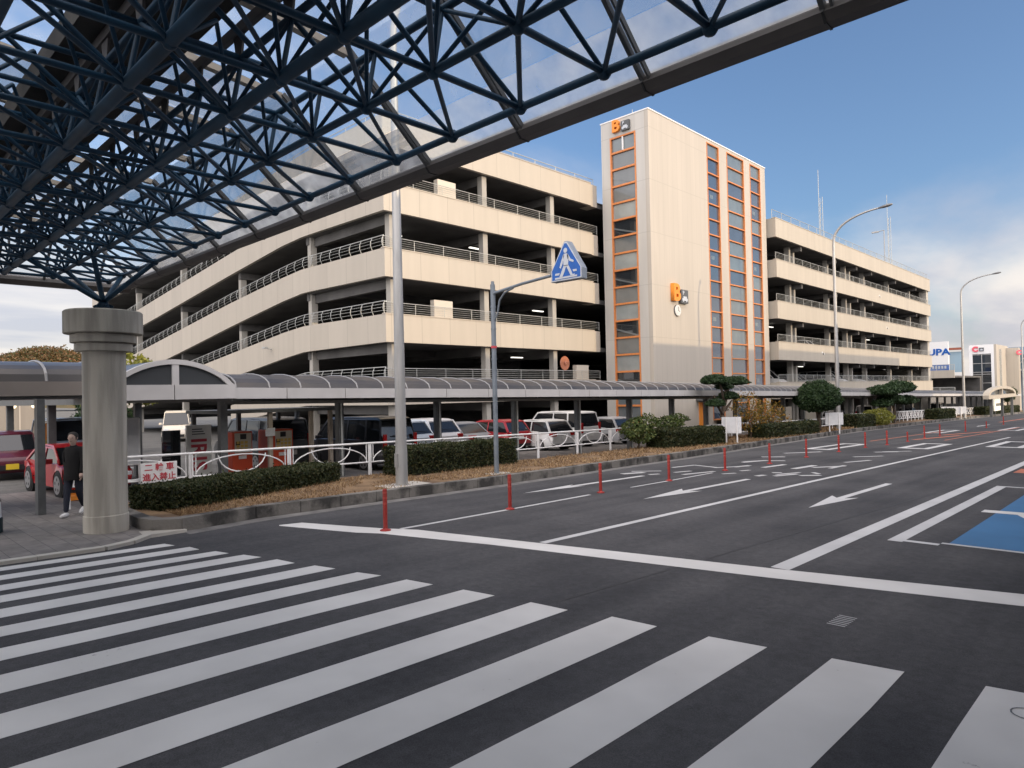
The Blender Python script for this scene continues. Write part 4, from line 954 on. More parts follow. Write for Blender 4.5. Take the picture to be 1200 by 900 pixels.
# ------------------------------------------------------------------ white guard fences with arch pattern
def guard_fence(p, q_, label, zoff=.18, h=.95, first=True):
    a = Vector((*p, 0)); b = Vector((*q_, 0)); d = (b-a); Ln = d.length; d.normalize()
    t = thing('guard_fence', label, 'fence', (a.x, a.y, gz(a.y)+zoff), group='white guard fences along the verge')
    def P(s, z): c = a + d*s; return (c.x, c.y, gz(c.y)+zoff+z)
    for s in (.03, Ln-.03):
        q = MB(); q.tube([P(s, -.1), P(s, h-.03)], .03, 8); q.build('post', 'white', t)
    q = MB(); q.tube([P(0, h), P(Ln, h)], .03, 8); q.build('top_rail', 'white', t)
    q = MB(); q.tube([P(.03, .38), P(Ln-.03, .38)], .022, 8); q.build('bottom_rail', 'white', t)
    q = MB(); c = Ln/2; R = Ln*.46
    q.tube([P(c + R*cos(k*pi/14), .38+.48*sin(k*pi/14)) for k in range(15)], .018, 6)
    q.tube([P(c + R*.52*cos(k*pi/12), .86-.45*sin(k*pi/12)) for k in range(13)], .018, 6); q.build('arch_pattern', 'white', t)
    for s in (.12, Ln-.12):
        q = MB(); q.tube([P(s, .38), P(s, h)], .015, 6); q.build('baluster', 'white', t)
    return t
FP = [(-17.25, 3.9), (-17.4, 6.55), (-17.5, 9.2), (-17.55, 11.85), (-17.6, 14.5), (-17.65, 17.1), (-17.75, 19.7), (-17.9, 22.3), (-18.1, 24.9), (-18.35, 27.5)]
fl = ['white arch-patterned fence panel behind the pillar, carrying the red-lettered sign', 'white arch-patterned fence panel in front of the first red ticket machine', 'white arch-patterned fence panel between the two clipped hedges', 'white arch-patterned fence panel in front of the black minivan, by the lamp pole', 'white arch-patterned fence panel behind the middle of the second hedge', 'white arch-patterned fence panel in front of the red hatchback', 'white arch-patterned fence panel in front of the white hatchback', 'white arch-patterned fence panel in front of the tall white minivan', 'white arch-patterned fence panel partly behind the leafy shrub']
for i in range(9): guard_fence(FP[i], FP[i+1], fl[i])
def lattice_fence(p, q_, label, zoff=.2, n=3, h=1.0):
    a = Vector((*p, 0)); b = Vector((*q_, 0)); d = b-a; Ln = d.length; d.normalize()
    t = thing('lattice_fence', label, 'fence', (a.x, a.y, gz(a.y)+zoff), group='white crossed fences farther along the verge')
    def P(s, z): c = a + d*s; return (c.x, c.y, gz(c.y)+zoff+z)
    q = MB(); q.tube([P(0, h), P(Ln, h)], .045, 6); q.tube([P(0, .3), P(Ln, .3)], .035, 6); q.build('rails', 'white', t)
    for k in range(n+1):
        q = MB(); q.tube([P(Ln*k/n, -.1), P(Ln*k/n, h)], .045, 6); q.build('post', 'white', t)
    q = MB()
    for k in range(n):
        s0, s1 = Ln*k/n, Ln*(k+1)/n; m = (s0+s1)/2
        q.tube([P(s0, .3), P(m, h)], .03, 5); q.tube([P(m, h), P(s1, .3)], .03, 5); q.tube([P(s0, h), P(m, .3)], .03, 5); q.tube([P(m, .3), P(s1, h)], .03, 5)
    q.build('crosses', 'white', t)
ys = [60, 66, 72, 78, 84, 93, 104, 116, 130]
nm = ['beside the yellow-green bush', 'behind the second cloud-pruned pine', 'between the pine and the dark hedge', 'left of the far dark hedge', 'behind the far dark hedge', 'right of the far dark hedge', 'left of the arched entrance', 'under the arched entrance']
for i in range(8): lattice_fence((-19.25-.1*i, ys[i]), (-19.35-.1*i, ys[i+1]-.2), 'white crossed fence run %s' % nm[i], n=4)
for (y0, y1, l_) in ((30.5, 41, 'low white rail behind the clipped hedge and pine'), (43.5, 58, 'low white rail behind the round tree')):
    t = thing('low_rail', l_, 'fence', (-18.1, y0, gz(y0)))
    q = MB(); q.tube([(-18.1, y0, gz(y0)+1.0), (-18.7, y1, gz(y1)+1.0)], .04, 6); q.tube([(-18.1, y0, gz(y0)+.5), (-18.7, y1, gz(y1)+.5)], .03, 6); q.build('rails', 'white', t)
    k = y0
    while k <= y1: q = MB(); q.tube([(-18.1-.6*(k-y0)/(y1-y0), k, gz(k)), (-18.1-.6*(k-y0)/(y1-y0), k, gz(k)+1.0)], .035, 6); q.build('post', 'white', t); k += 3.4

# ------------------------------------------------------------------ boards and signs
ty = 5.55; tz = gz(ty)
t = thing('prohibition_sign', 'white plate with two lines of red Japanese lettering, on the fence', 'sign', (-17.2, 5.75, tz+.8))
q = MB(); q.box(-17.235, -17.21, 5.36, 6.16, -1.91, -1.44); pn = q.build('plate', 'white', t, bevel=.006)
text_mesh('lettering', '二 輪 車', .185, 'red_text', t, (-17.205, 5.76, -1.56), (0, 1, 0), (0, 0, 1), .004, .004)
text_mesh('lettering', '進入禁止', .185, 'red_text', t, (-17.205, 5.76, -1.785), (0, 1, 0), (0, 0, 1), .004, .004)
t = thing('notice_board', 'blank pale grey notice board with a white frame, just right of the pillar', 'notice board', (-19.5, 5.6, gz(5.6)))
q = MB(); q.box(-19.52, -19.48, 5.05, 6.02, -1.62, -.45); q.build('board', 'sign_back', t)
q = MB()
for y in (5.03, 6.04): q.tube([(-19.5, y, gz(5.6)), (-19.5, y, -.44)], .03, 8)
q.tube([(-19.5, 5.03, -.44), (-19.5, 6.04, -.44)], .03, 8); q.tube([(-19.5, 5.03, -1.63), (-19.5, 6.04, -1.63)], .025, 8); q.build('frame', 'white', t)
t = thing('vertical_banner_sign', 'tall cream sign board with red letters running downward, left of the ticket machines', 'sign', (-20.5, 7.95, gz(8)))
q = MB(); q.box(-20.62, -20.5, 7.62, 8.32, gz(8)+.03, -.72); q.build('board', 'plate_w', t, bevel=.01)
text_mesh('lettering', 'IRIS', .62, 'red_text', t, (-20.494, 7.93, -1.58), (0, 0, -1), (0, 1, 0), .01, .012, sx=1.0)
q = MB()
for k in range(3): q.box(-20.497, -20.492, 7.76, 8.05+.04*k, -.86-.07*k, -.83-.07*k)
q.build('small_print', 'grey_sign', t)
t = thing('dark_display_panel', 'dark display panel left of the tall cream sign board', 'display', (-20.7, 7.3, gz(7.3)))
q = MB(); q.box(-20.76, -20.66, 7.02, 7.5, gz(7)+.3, -.85); q.build('panel', 'w_dark', t)
q = MB(); q.box(-20.74, -20.68, 7.05, 7.12, gz(7), gz(7)+.3); q.box(-20.74, -20.68, 7.4, 7.47, gz(7), gz(7)+.3); q.build('feet', 'wk_post', t)
for (y, y2, lab) in ((9.08, 9.72, 'red ticket machine with yellow button panel, left one of two'), (10.25, 11.1, 'red ticket machine with yellow button panel, right one of two')):
    t = thing('ticket_machine', lab, 'ticket machine', (-21.1, (y+y2)/2, gz(y)), group='red ticket machines under the walkway')
    q = MB(); q.box(-21.55, -20.82, y, y2, gz(y)+.04, -1.0); q.build('cabinet', 'red_machine', t, bevel=.03)
    a, b = (y+.07, y2-.04) if y < 10 else (y+.22, y2-.05)
    q = MB(); q.box(-20.83, -20.80, a, b, -1.66, -1.05); fc = q.build('front_panel', 'pale_panel', t, bevel=.01)
    q = MB(); q.box(-20.80, -20.79, a+.17, a+.36, -1.24, -1.08); q.box(-20.80, -20.788, a+.03, a+.16, -1.42, -1.30); q.build('screen', 'black', fc)
    q = MB()
    for j in range(3):
        for k in range(4): q.box(-20.80, -20.785, a+.05+.13*k, a+.14+.13*k, -1.60+.11*j, -1.52+.11*j) if a+.14+.13*k < b else None
    q.build('buttons', 'yellow_panel', fc)
    q = MB(); q.box(-20.82, -20.79, a+.12, a+.36, -1.85, -1.74); q.build('paper_slot', 'white', t)
# dark shelter frame over the machines
t = thing('payment_shelter', 'dark metal shelter frame around the two red ticket machines', 'shelter', (-21, 10, gz(10)))
q = MB(); q.box(-22.4, -19.9, 8.3, 12.2, -.42, -.32); q.build('roof', 'wk_post', t)
for x in (-20.1, -22.3):
    for y in (8.5, 9.95, 11.35, 12.05): q = MB(); q.box(x-.06, x+.06, y-.06, y+.06, gz(y)+.02, -.42); q.build('post', 'beige_steel' if x > -21 else 'wk_post', t)
q = MB(); q.box(-20.0, -19.97, 9.75, 10.05, -1.15, -.9); q.build('notice', 'sign_back', t)
for (x, y, w, lab) in ((-16.1, 32.5, .95, 'white sign board seen from behind, between the shrub bed and the pine'), (-16.4, 47.9, 1.1, 'white sign board seen from behind, left of the tall curved lamp'), (-18.6, 93.6, 2.6, 'distant white sign board seen from behind, left of the far lamp')):
    t = thing('sign_board', lab, 'sign board', (x, y, gz(y)+.2), group='white boards seen from behind')
    q = MB(); ax, ay = .88*w/2, .47*w/2; q.bar((x-ax, y-ay, gz(y)+1.12), (x+ax, y+ay, gz(y)+1.12), .05, .82); q.build('board', 'sign_back', t)
    for d in (-.55, .55): q = MB(); q.tube([(x+ax*d+.03, y+ay*d-.06, gz(y)+.1), (x+ax*d+.03, y+ay*d-.06, gz(y)+1.5)], .04, 8); q.build('leg', 'white', t)
# weighted sign base at the left edge
x, y = -15.35, 2.12; z0 = gz(y)+.045
t = thing('weighted_sign_base', 'dark weighted base with a white lettered label, at the left picture edge', 'sign base', (x, y, z0))
q = MB(); q.lathe([(.34, z0), (.34, z0+.25), (.32, z0+.27)], (x, y, 0), 24); q.build('foot', mat('dark_green_base', (0.012, 0.03, 0.035), .6), t, smooth=30)
q = MB(); q.lathe([(.322, z0+.27), (.31, z0+.55)], (x, y, 0), 24); q.build('label_band', 'white', t, smooth=30)
q = MB(); q.lathe([(.315, z0+.55), (.30, z0+.62), (.22, z0+.66), (.20, z0+.7)], (x, y, 0), 24); q.build('top', mat('maroon_top', (0.04, 0.02, 0.025), .6), t, smooth=30)
q = MB()
for j, (n_, s) in enumerate(((4, .6), (7, .5), (9, .42))):
    for k in range(n_):
        a = -.15 + (k - n_/2)*.115 * (1 if j else 1.1); r_ = .3245 - .004*j
        c = Vector((x + .328*cos(a), y + .328*sin(a), z0+.325+.075*j)); q.bar(c - Vector((0, 0, .02)), c + Vector((0, 0, .02)), .025, .008, up=(cos(a), sin(a), 0))
q.build('small_lettering', 'red_text', t)
t = tag(MB().box(-19.6, -19.0, 4.35, 4.85, gz(4.5)+.05, gz(4.5)+.17).build('kerb_block', 'orange_sign', bevel=.02), 'orange kerb block beside the walking person', 'kerb block')

# ------------------------------------------------------------------ person
def person():
    bx, by = -16.45, 3.85; z0 = gz(by)+.05
    t = thing('person', 'person in a dark coat and trousers with white shoes, walking left of the pillar', 'person', (bx, by, z0))
    # walking towards the camera side (facing +x, slightly -y)
    f = Vector((.80, -.60, 0)).normalized(); s = Vector((f.y, -f.x, 0)) # s = right hand
    def W(a, b, c): return Vector((bx, by, z0)) + f*a + s*b + Vector((0, 0, c))
    J = {}
    V = []; R = []; E = []
    def add(n, p, r): J[n] = len(V); V.append(p); R.append(r)
    def link(a, b): E.append((J[a], J[b]))
    add('pelvis', W(0, 0, .90), .145); add('waist', W(.0, 0, 1.05), .14); add('chest', W(.01, 0, 1.27), .165); add('neckb', W(.02, 0, 1.42), .085); add('neck', W(.03, 0, 1.48), .05)
    link('pelvis', 'waist'); link('waist', 'chest'); link('chest', 'neckb'); link('neckb', 'neck')
    for sd, k in (('r', 1), ('l', -1)):
        add('sh'+sd, W(.01, .145*k, 1.37), .07); link('chest', 'sh'+sd)
        add('el'+sd, W(-.07*k, .20*k, 1.11), .052); link('sh'+sd, 'el'+sd)
        add('wr'+sd, W(.03 - .10*k, .185*k, .88), .036); link('el'+sd, 'wr'+sd)
        add('hip'+sd, W(0, .09*k, .84), .105); link('pelvis', 'hip'+sd)
        if k == 1: kn, an, to = (.12, .09, .47), (.22, .07, .09), (.36, .06, .05)
        else: kn, an, to = (-.02, -.08, .46), (-.22, -.08, .16), (-.10, -.09, .05)
        add('kn'+sd, W(*kn), .07); link('hip'+sd, 'kn'+sd); add('an'+sd, W(*an), .048); link('kn'+sd, 'an'+sd)
    me = bpy.data.meshes.new('body'); me.from_pydata([tuple(v - Vector((bx, by, z0))) for v in V], E, [])
    o = bpy.data.objects.new('body', me); COL.objects.link(o); o.parent = t
    bpy.context.view_layer.update()
    md = o.modifiers.new('skin', 'SKIN'); sv = me.skin_vertices[0].data
    for i, r_ in enumerate(R): sv[i].radius = (r_, r_); sv[i].use_root = (i == 0)
    o.modifiers.new('sub', 'SUBSURF').levels = 2; o.modifiers['sub'].render_levels = 2
    me.materials.append(M['jeans'])
    dg = bpy.context.evaluated_depsgraph_get(); dg.update(); m2_ = bpy.data.meshes.new_from_object(o.evaluated_get(dg)); o.modifiers.clear(); o.data = m2_
    m2_.materials.clear(); m2_.materials.append(M['jeans']); m2_.materials.append(M['coat'])
    for p in m2_.polygons:
        p.use_smooth = True
        if p.center.z > .86: p.material_index = 1
    # coat skirt over the hips
    q = MB(); n = 20; vs = []
    for (z, ra, rb) in ((.74, .165, .215), (.85, .16, .205), (.98, .15, .19), (1.12, .148, .19)):
        for k in range(n):
            a = 2*pi*k/n; wv = 1 + .05*sin(3*a+z*9); vs.append(W(ra*cos(a)*wv, rb*sin(a)*wv, z))
    q.add(vs, [(i*n+k, i*n+(k+1) % n, (i+1)*n+(k+1) % n, (i+1)*n+k) for i in range(3) for k in range(n)]); q.build('coat', 'coat', t, smooth=True)
    # head with nose, ears
    q = MB(); prof = [(.045, -.125), (.062, -.105), (.074, -.06), (.084, 0), (.084, .04), (.07, .085), (.04, .112), (.006, .122)]
    n = 18; vs = []; hc = W(.045, 0, 1.60)
    for r_, h in prof:
        for k in range(n):
            a = 2*pi*k/n; vs.append(hc + f*(r_*cos(a)*1.16) + s*(r_*sin(a)*.93) + Vector((0, 0, h)))
    q.add(vs, [(i*n+k, i*n+(k+1) % n, (i+1)*n+(k+1) % n, (i+1)*n+k) for i in range(len(prof)-1) for k in range(n)] + [tuple((len(prof)-1)*n+k for k in range(n))])
    q.add([hc+f*.093+s*.014+Vector((0,0,-.03)), hc+f*.093-s*.014+Vector((0,0,-.03)), hc+f*.118+Vector((0,0,-.03)), hc+f*.09+Vector((0,0,.02))], [(0,1,2),(0,2,3),(1,3,2)])
    for k in (1, -1): q.lathe([(.002, -.03), (.018, -.015), (.02, .01), (.003, .03)], tuple(hc + s*.08*k), 8)
    q.tube([W(.03, 0, 1.43), W(.04, 0, 1.53)], .05, 12)
    q.build('head', 'skin', t, smooth=True)
    q = MB(); vs = []
    for r_, h in ((.086, -.03), (.096, .02), (.095, .06), (.08, .10), (.045, .125), (.006, .134)):
        for k in range(n):
            a = 2*pi*k/n; fr = 1.0 if cos(a) < .35 or h > .06 else .80
            vs.append(hc - f*.008 + f*(r_*cos(a)*1.14*fr) + s*(r_*sin(a)*.95) + Vector((0, 0, h)))
    q.add(vs, [(i*n+k, i*n+(k+1) % n, (i+1)*n+(k+1) % n, (i+1)*n+k) for i in range(5) for k in range(n)]); q.build('hair', 'hair', t, smooth=True)
    q = MB()
    for k in (1, -1):
        c = hc + f*.088 + s*.032*k + Vector((0, 0, .01)); q.lathe([(.001, -.008), (.011, 0), (.001, .008)], tuple(c), 8)
    q.bar(hc+f*.09-s*.022+Vector((0,0,-.065)), hc+f*.09+s*.022+Vector((0,0,-.065)), .006, .006); q.build('face_features', 'hair', t)
    for sd, k in (('r', 1), ('l', -1)):
        w = V[J['wr'+sd]]; q = MB(); dn = Vector((0, 0, -1))
        q.tube([w + dn*.0, w + dn*.05 + f*.005, w + dn*.095 + f*.012], [.030, .036, .028], 8)
        for j in range(4):
            o_ = w + dn*.09 + f*(.012 + (-.022+.015*j)); L_ = (.058, .07, .066, .05)[j]
            q.tube([o_, o_ + dn*L_*.55 + f*.004, o_ + dn*L_*.9 - s*k*.02], [.009, .0085, .007], 6)
        q.tube([w + dn*.03 + f*.03, w + dn*.06 + f*.05, w + dn*.09 + f*.048], [.011, .010, .008], 6)
        q.build('hand', 'skin', t, smooth=True)
        an = V[J['an'+sd]]; q = MB(); 
        tf = f if k == 1 else (f*.9 + Vector((0, 0, -.42))).normalized()
        heel = an - tf*.05 + Vector((0, 0, -.045 if k == 1 else -.05)); toe = heel + tf*.25
        if toe.z < z0+.035: toe.z = z0+.035
        q.tube([heel, heel.lerp(toe, .35), heel.lerp(toe, .75), toe], [.042, .046, .042, .028], 10)
        q.build('shoe', 'shoe', t, smooth=True)
person()
# ------------------------------------------------------------------ cars
def carpaint(name, c, metal=0.2):
    if name in bpy.data.materials: return bpy.data.materials[name]
    return mat(name, c, .35, metal=.05, coat=.45)
SPEC = { # length, width, height, belt, hood height, greenhouse x: windshield base, roof front, roof rear, rear base (from front=0), nose height
 'hatch': (3.95, 1.69, 1.50, .93, .88, (.95, 1.62, 3.45, 3.88), .62),
 'sedan': (4.5, 1.75, 1.44, .92, .86, (1.25, 1.95, 3.35, 4.0), .60),
 'coupe': (3.85, 1.62, 1.30, .84, .80, (.85, 1.60, 2.95, 3.65), .58),
 'kei':   (3.4, 1.48, 1.50, .92, .89, (.60, 1.02, 3.22, 3.36), .72),
 'suv':   (4.55, 1.82, 1.66, 1.06, 1.0, (1.15, 1.8, 3.95, 4.42), .74),
 'van':   (4.75, 1.74, 1.86, 1.06, 1.0, (.75, 1.5, 4.45, 4.68), .72),
 'wagon': (4.7, 1.72, 1.98, 1.12, 1.05, (.25, .78, 4.55, 4.66), .85)}
def make_car(kind, color, label, x, y, rz, z=None, plate='plate_w', group='cars parked behind the walkway', simple=False):
    L_, W_, H_, belt, hood, (wb, rf, rr, rb), nose = SPEC[kind]
    t = thing('parked_car', label, 'car', (x, y, (gz(y)+.02) if z is None else z), rz, group=group, local=True)
    cm = carpaint('paint_%.2f_%.2f_%.2f' % color, color)
    X = lambda d: L_/2 - d
    wr = .30 if kind in ('hatch', 'kei', 'sedan') else .335
    fx, rx = .17*L_+.05, L_*.80; sill = .22
    # side outline of the lower body with wheel arches
    out = [(0.10, sill+.03), (.02, .34), (0, nose-.12), (.06, nose), (wb*.55, hood-.03), (wb, hood+.01), (wb+.15, belt)]
    out += [(L_*.5, belt+.015), (rb-.1, belt+.03), (rb+.02, belt+.01), (L_-.01, belt-.12), (L_, .55), (L_-.03, .33), (L_-.12, sill+.05)]
    def arch(c): return [(c + (wr+.045)*cos(a), max(sill, wr + (wr+.045)*sin(a))) for a in [ -0.25 + k*(pi+.5)/9 for k in range(10)]]
    out += arch(rx); out += arch(fx)
    bm = bmesh.new()
    def wdt(px, pz):
        k = 1.0
        d = min(px, L_-px)
        if d < .5: k -= .16*(1-d/.5)**2
        if pz > .6: k -= .10*((pz-.6)/(belt-.6+.01))**1.6
        if pz < .35: k -= .04
        return k
    lay = [(-1.0, 1), (-.97, .0), (.97, 0), (1.0, 1)]
    rings = []
    cx, cz = L_/2, .6
    for f_, inn in lay:
        r_ = []
        for px, pz in out:
            if inn: qx = px + (cx-px)*.008; qz = pz + (cz-pz)*.05
            else: qx, qz = px, pz
            r_.append(bm.verts.new((X(qx), f_*W_/2*wdt(px, pz), qz)))
        rings.append(r_)
    n = len(out)
    for a in range(3):
        for i in range(n): bm.faces.new((rings[a][i], rings[a][(i+1) % n], rings[a+1][(i+1) % n], rings[a+1][i]))
    bm.faces.new(rings[0][::-1]); bm.faces.new(rings[3])
    bmesh.ops.triangulate(bm, faces=[f for f in bm.faces if len(f.verts) > 4]); bmesh.ops.recalc_face_normals(bm, faces=bm.faces[:])
    me = bpy.data.meshes.new('body'); bm.to_mesh(me); bm.free(); me.materials.append(cm); me.polygons.foreach_set('use_smooth', [True]*len(me.polygons)); me.set_sharp_from_angle(angle=radians(32))
    bd = bpy.data.objects.new('body', me); COL.objects.link(bd); bd.parent = t
    # glasshouse
    wbt, wtp = W_/2*.885, W_/2*.74
    zt = H_-.07
    pts = [(wb+.05, belt-.01, wbt*.97), (rf, zt, wtp), ((rf+rr)/2, zt+.035, wtp), (rr, zt, wtp), (rb-.03, belt-.01, wbt*.97)]
    q = MB(); vs = []
    for sgn in (-1, 1):
        for px, pz, w in pts: vs.append((X(px), sgn*w, pz))
    q.add(vs, [(0, 1, 6, 5), (1, 2, 7, 6), (2, 3, 8, 7), (3, 4, 9, 8), (0, 4, 3, 2, 1), (5, 6, 7, 8, 9)]); gh = q.build('cabin_glass', 'car_glass', t)
    q = MB(); vs = []
    rp = [(rf-.03, zt-.005, wtp+.012), (rf+.18, H_-.018, wtp-.03), ((rf+rr)/2, H_, wtp-.03), (rr-.15, H_-.02, wtp-.03), (rr+.05, zt-.005, wtp+.012)]
    rp2 = [(a, b-.05, w+.016) for a, b, w in rp]
    for sgn in (-1, 1):
        for px, pz, w in rp: vs.append((X(px), sgn*w, pz))
    for sgn in (-1, 1):
        for px, pz, w in rp2: vs.append((X(px), sgn*(wtp+.022), min(pz, zt-.03)))
    fs = [(i, i+1, i+6, i+5) for i in range(4)] + [(i, i+10, i+11, i+1) for i in range(4)] + [(i+5, i+6, i+16, i+15) for i in range(4)] + [(0, 5, 15, 10), (4, 14, 19, 9)]
    q.add(vs, fs)
    def pil(d0, d1, w=.07):
        for sgn in (-1, 1):
            q.bar((X(d0), sgn*(wbt*.975+.006), belt), (X(d1), sgn*(wtp+.008), zt-.02), .03, w, up=(1, 0, .1))
    pil(wb+.05, rf-.02, .07); mid = (rf+rr)/2 - (.15 if kind != 'van' else .3)
    pil(mid, mid+.03, .06)
    if kind in ('suv', 'van', 'wagon', 'kei'): pil(mid+ (rr-mid)*.62, mid+(rr-mid)*.6, .09)
    pil(rb-.08, rr+.02, .12 if kind in ('hatch', 'suv') else .08)
    q.build('roof', cm, t, smooth=30)
    for (d, sd) in ((fx, 1), (fx, -1), (rx, 1), (rx, -1)):
        yy_ = sd*(W_/2-.10)
        q = MB(); q.lathe([(wr-.04, -.105), (wr-.006, -.09), (wr, -.05), (wr, .05), (wr-.006, .09), (wr-.04, .105)], (X(d), yy_, wr), 22, 'y'); wh = q.build('wheel', 'tyre', t, smooth=35)
        q = MB(); q.lathe([(.02, sd*.075), (wr*.28, sd*.095), (wr*.66, sd*.098), (wr*.70, sd*.112)], (X(d), yy_, wr), 20, 'y') if not simple else q.lathe([(.02, sd*.08), (wr*.68, sd*.112)], (X(d), yy_, wr), 12, 'y')
        rm = q.build('rim', 'rim', wh, smooth=25)
        if not simple:
            q = MB()
            for k in range(5):
                a = k*2*pi/5+.3
                q.lathe([(.001, sd*.099), (wr*.13, sd*.1125), (.001, sd*.116)], (X(d)+wr*.42*cos(a), yy_, wr+wr*.42*sin(a)), 8, 'y')
            q.build('rim_opening', 'black', wh)
        if not simple: q = MB(); q.lathe([(wr+.04, -.14), (wr+.04, .03)], (X(d), sd*(W_/2-.16), wr), 20, 'y'); q.build('wheel_arch', 'rubber', t)
    for sd in (1, -1):
        q = MB(); q.box(X(.02), X(.42), sd*(W_/2*.50), sd*(W_/2*.845), nose-.13, nose+.015) if kind != 'kei' else q.lathe([(.10, -.08), (.105, .0), (.02, .02)], (X(.03), sd*W_*.33, nose-.1), 16, 'x'); q.build('headlight', 'headlight', t, bevel=.02 if kind != 'kei' else 0)
        q = MB()
        if kind in ('van', 'wagon', 'kei'): q.box(X(L_-.06), X(L_+.015), sd*W_*.345, sd*W_*.42, .75, belt+.22 if kind == 'van' else belt)
        else: q.box(X(L_-.25), X(L_+.012), sd*W_*.27, sd*W_*.425, belt-.20, belt-.04)
        q.build('tail_light', 'taillight', t, bevel=.015)
        q = MB(); q.box(X(wb+.35), X(wb+.52), sd*(W_/2*.93), sd*(W_/2*.93+.19), belt+.0, belt+.13); q.build('side_mirror', cm, t, bevel=.02)
    q = MB(); q.box(X(-.015), X(.08), -W_*.27, W_*.27, .34, .50); q.build('grille', 'black', t)
    q = MB(); q.box(X(L_+.005), X(L_-.1), -W_*.37, W_*.37, .27, .37); q.build('rear_valance', 'black', t)
    q = MB(); q.box(X(-.03), X(-.014), -.165, .165, .36, .53); q.build('license_plate', plate, t)
    q = MB(); q.box(X(L_+.02), X(L_+.003), -.165, .165, .58, .745); q.build('license_plate', plate, t)
    if not simple and kind != 'sedan':
        q = MB(); q.bar((X(rb+.025), -.42, belt+.1), (X(rb-.0), .3, belt+.16), .02, .03); q.build('rear_wiper', 'black', t)
    return t
WHT = (.68, .68, .67); BLK = (.018, .018, .022); RED = (.34, .012, .018); SIL = (.42, .43, .45); LBL = (.34, .40, .48)
make_car('kei', (.085, .006, .018), 'maroon boxy small car facing the camera with a yellow plate, at the left edge', -27.6, 4.68, radians(-9), plate='plate_y')
make_car('coupe', (.36, .008, .012), 'bright red hatchback behind the walking person and the thick post', -21.35, 5.05, radians(4))
make_car('van', LBL, 'pale blue-white minivan behind the bright red hatchback, left of the pillar', -31.0, 7.0, radians(0))
make_car('suv', BLK, 'dark car far behind the person, farthest left of the pillar', -44, 10.6, radians(10), simple=True)
make_car('wagon', (.72, .66, .56), 'cream-white work van standing in sunlight, seen right of the pillar through the posts', -47.5, 17.0, radians(-20), simple=True)
make_car('sedan', WHT, 'white sedan in the far lot beside the sunlit work van', -52, 13.0, radians(15), simple=True)
RZ = pi
rows = [('van', BLK, 'black minivan with a pale plate, behind the fence left of the near lamp pole', -21.5, 14.05, .06),
 ('van', (.05, .055, .06), 'dark grey van left of the black minivan, between two posts', -24.2, 11.6, 0),
 ('suv', (.55, .62, .70), 'pale blue SUV behind the near lamp pole', -23.6, 16.75, 0),
 ('suv', (.62, .62, .63), 'silver-white SUV with a dark rear window, above the second hedge', -24.0, 18.6, 0),
 ('sedan', (.20, .21, .23), 'grey sedan with a light roof line, left of the red hatchback', -24.6, 21.2, 0),
 ('hatch', RED, 'dark red hatchback half hidden by the blue-grey sign post', -24.3, 23.6, 0),
 ('hatch', WHT, 'white hatchback seen from behind, right of the walkway post', -22.8, 25.2, -.12),
 ('van', (.72, .72, .71), 'tall white minivan between the white hatchback and the silver car', -23.9, 28.2, -.08),
 ('hatch', SIL, 'silver hatchback right of the tall white minivan, beside the shrub', -23.3, 31.2, -.1)]
for k, c, l_, x, y, a in rows: make_car(k, c, l_, x, y, a + RZ)
for i, (k, c, l_, x, y) in enumerate([('hatch', WHT, 'white car under the walkway, right of the yellow-leaved shrubs', -21.6, 49.5), ('sedan', SIL, 'silver car glimpsed under the walkway, right of the round tree', -21.8, 64), ('van', WHT, 'white van glimpsed under the walkway, behind the second cloud-pruned pine', -22, 74),
   ('hatch', BLK, 'dark car glimpsed under the walkway, right of the second cloud-pruned pine', -22, 88), ('wagon', WHT, 'white van glimpsed under the walkway, near the car park far corner', -22.6, 104)]):
    make_car(k, c, l_, x, y, pi*.5 + .1, simple=True, group='cars glimpsed under the far walkway')
# cars on the car park decks
dk = [(-26.4, 58.6, -.3, 'van', WHT, 'white van on the lowest visible deck, next to the stair tower'), (-26.2, 66, -.3, 'hatch', SIL, 'silver car on the lowest visible deck, right of the white van'), (-26.2, 73.5, -.3, 'van', WHT, 'white van on the lowest visible deck, left of the twin columns'),
 (-26.2, 79.5, -.3, 'suv', WHT, 'white car on the lowest visible deck, right of the twin columns'), (-26.2, 86.2, -.3, 'hatch', SIL, 'silver car on the lowest visible deck, under the middle of the wing'), (-26.2, 95.5, -.3, 'hatch', WHT, 'white car on the lowest visible deck, near the far end'),
 (-25.9, 58.8, 2.62, 'sedan', SIL, 'silver car on the second deck, next to the stair tower'), (-25.8, 66.2, 2.62, 'van', WHT, 'white van on the second deck, right of the first twin columns'), (-25.8, 74.0, 2.62, 'hatch', SIL, 'silver car on the second deck, behind the street lamp'), (-25.8, 87, 2.62, 'suv', (.6, .55, .45), 'beige car on the second deck, towards the far end'),
 (-25.8, 86.5, 6.08, 'van', WHT, 'white van on the third deck, towards the far end'), (-25.8, 84.0, 9.5, 'van', WHT, 'white van on the fourth deck, towards the far end')]
for x, y, dz, k, c, l_ in dk: make_car(k, c, l_, x, y, radians(4), z=dz-.3 + .35 if dz < 0 else dz, simple=True, group='cars on the car park decks')

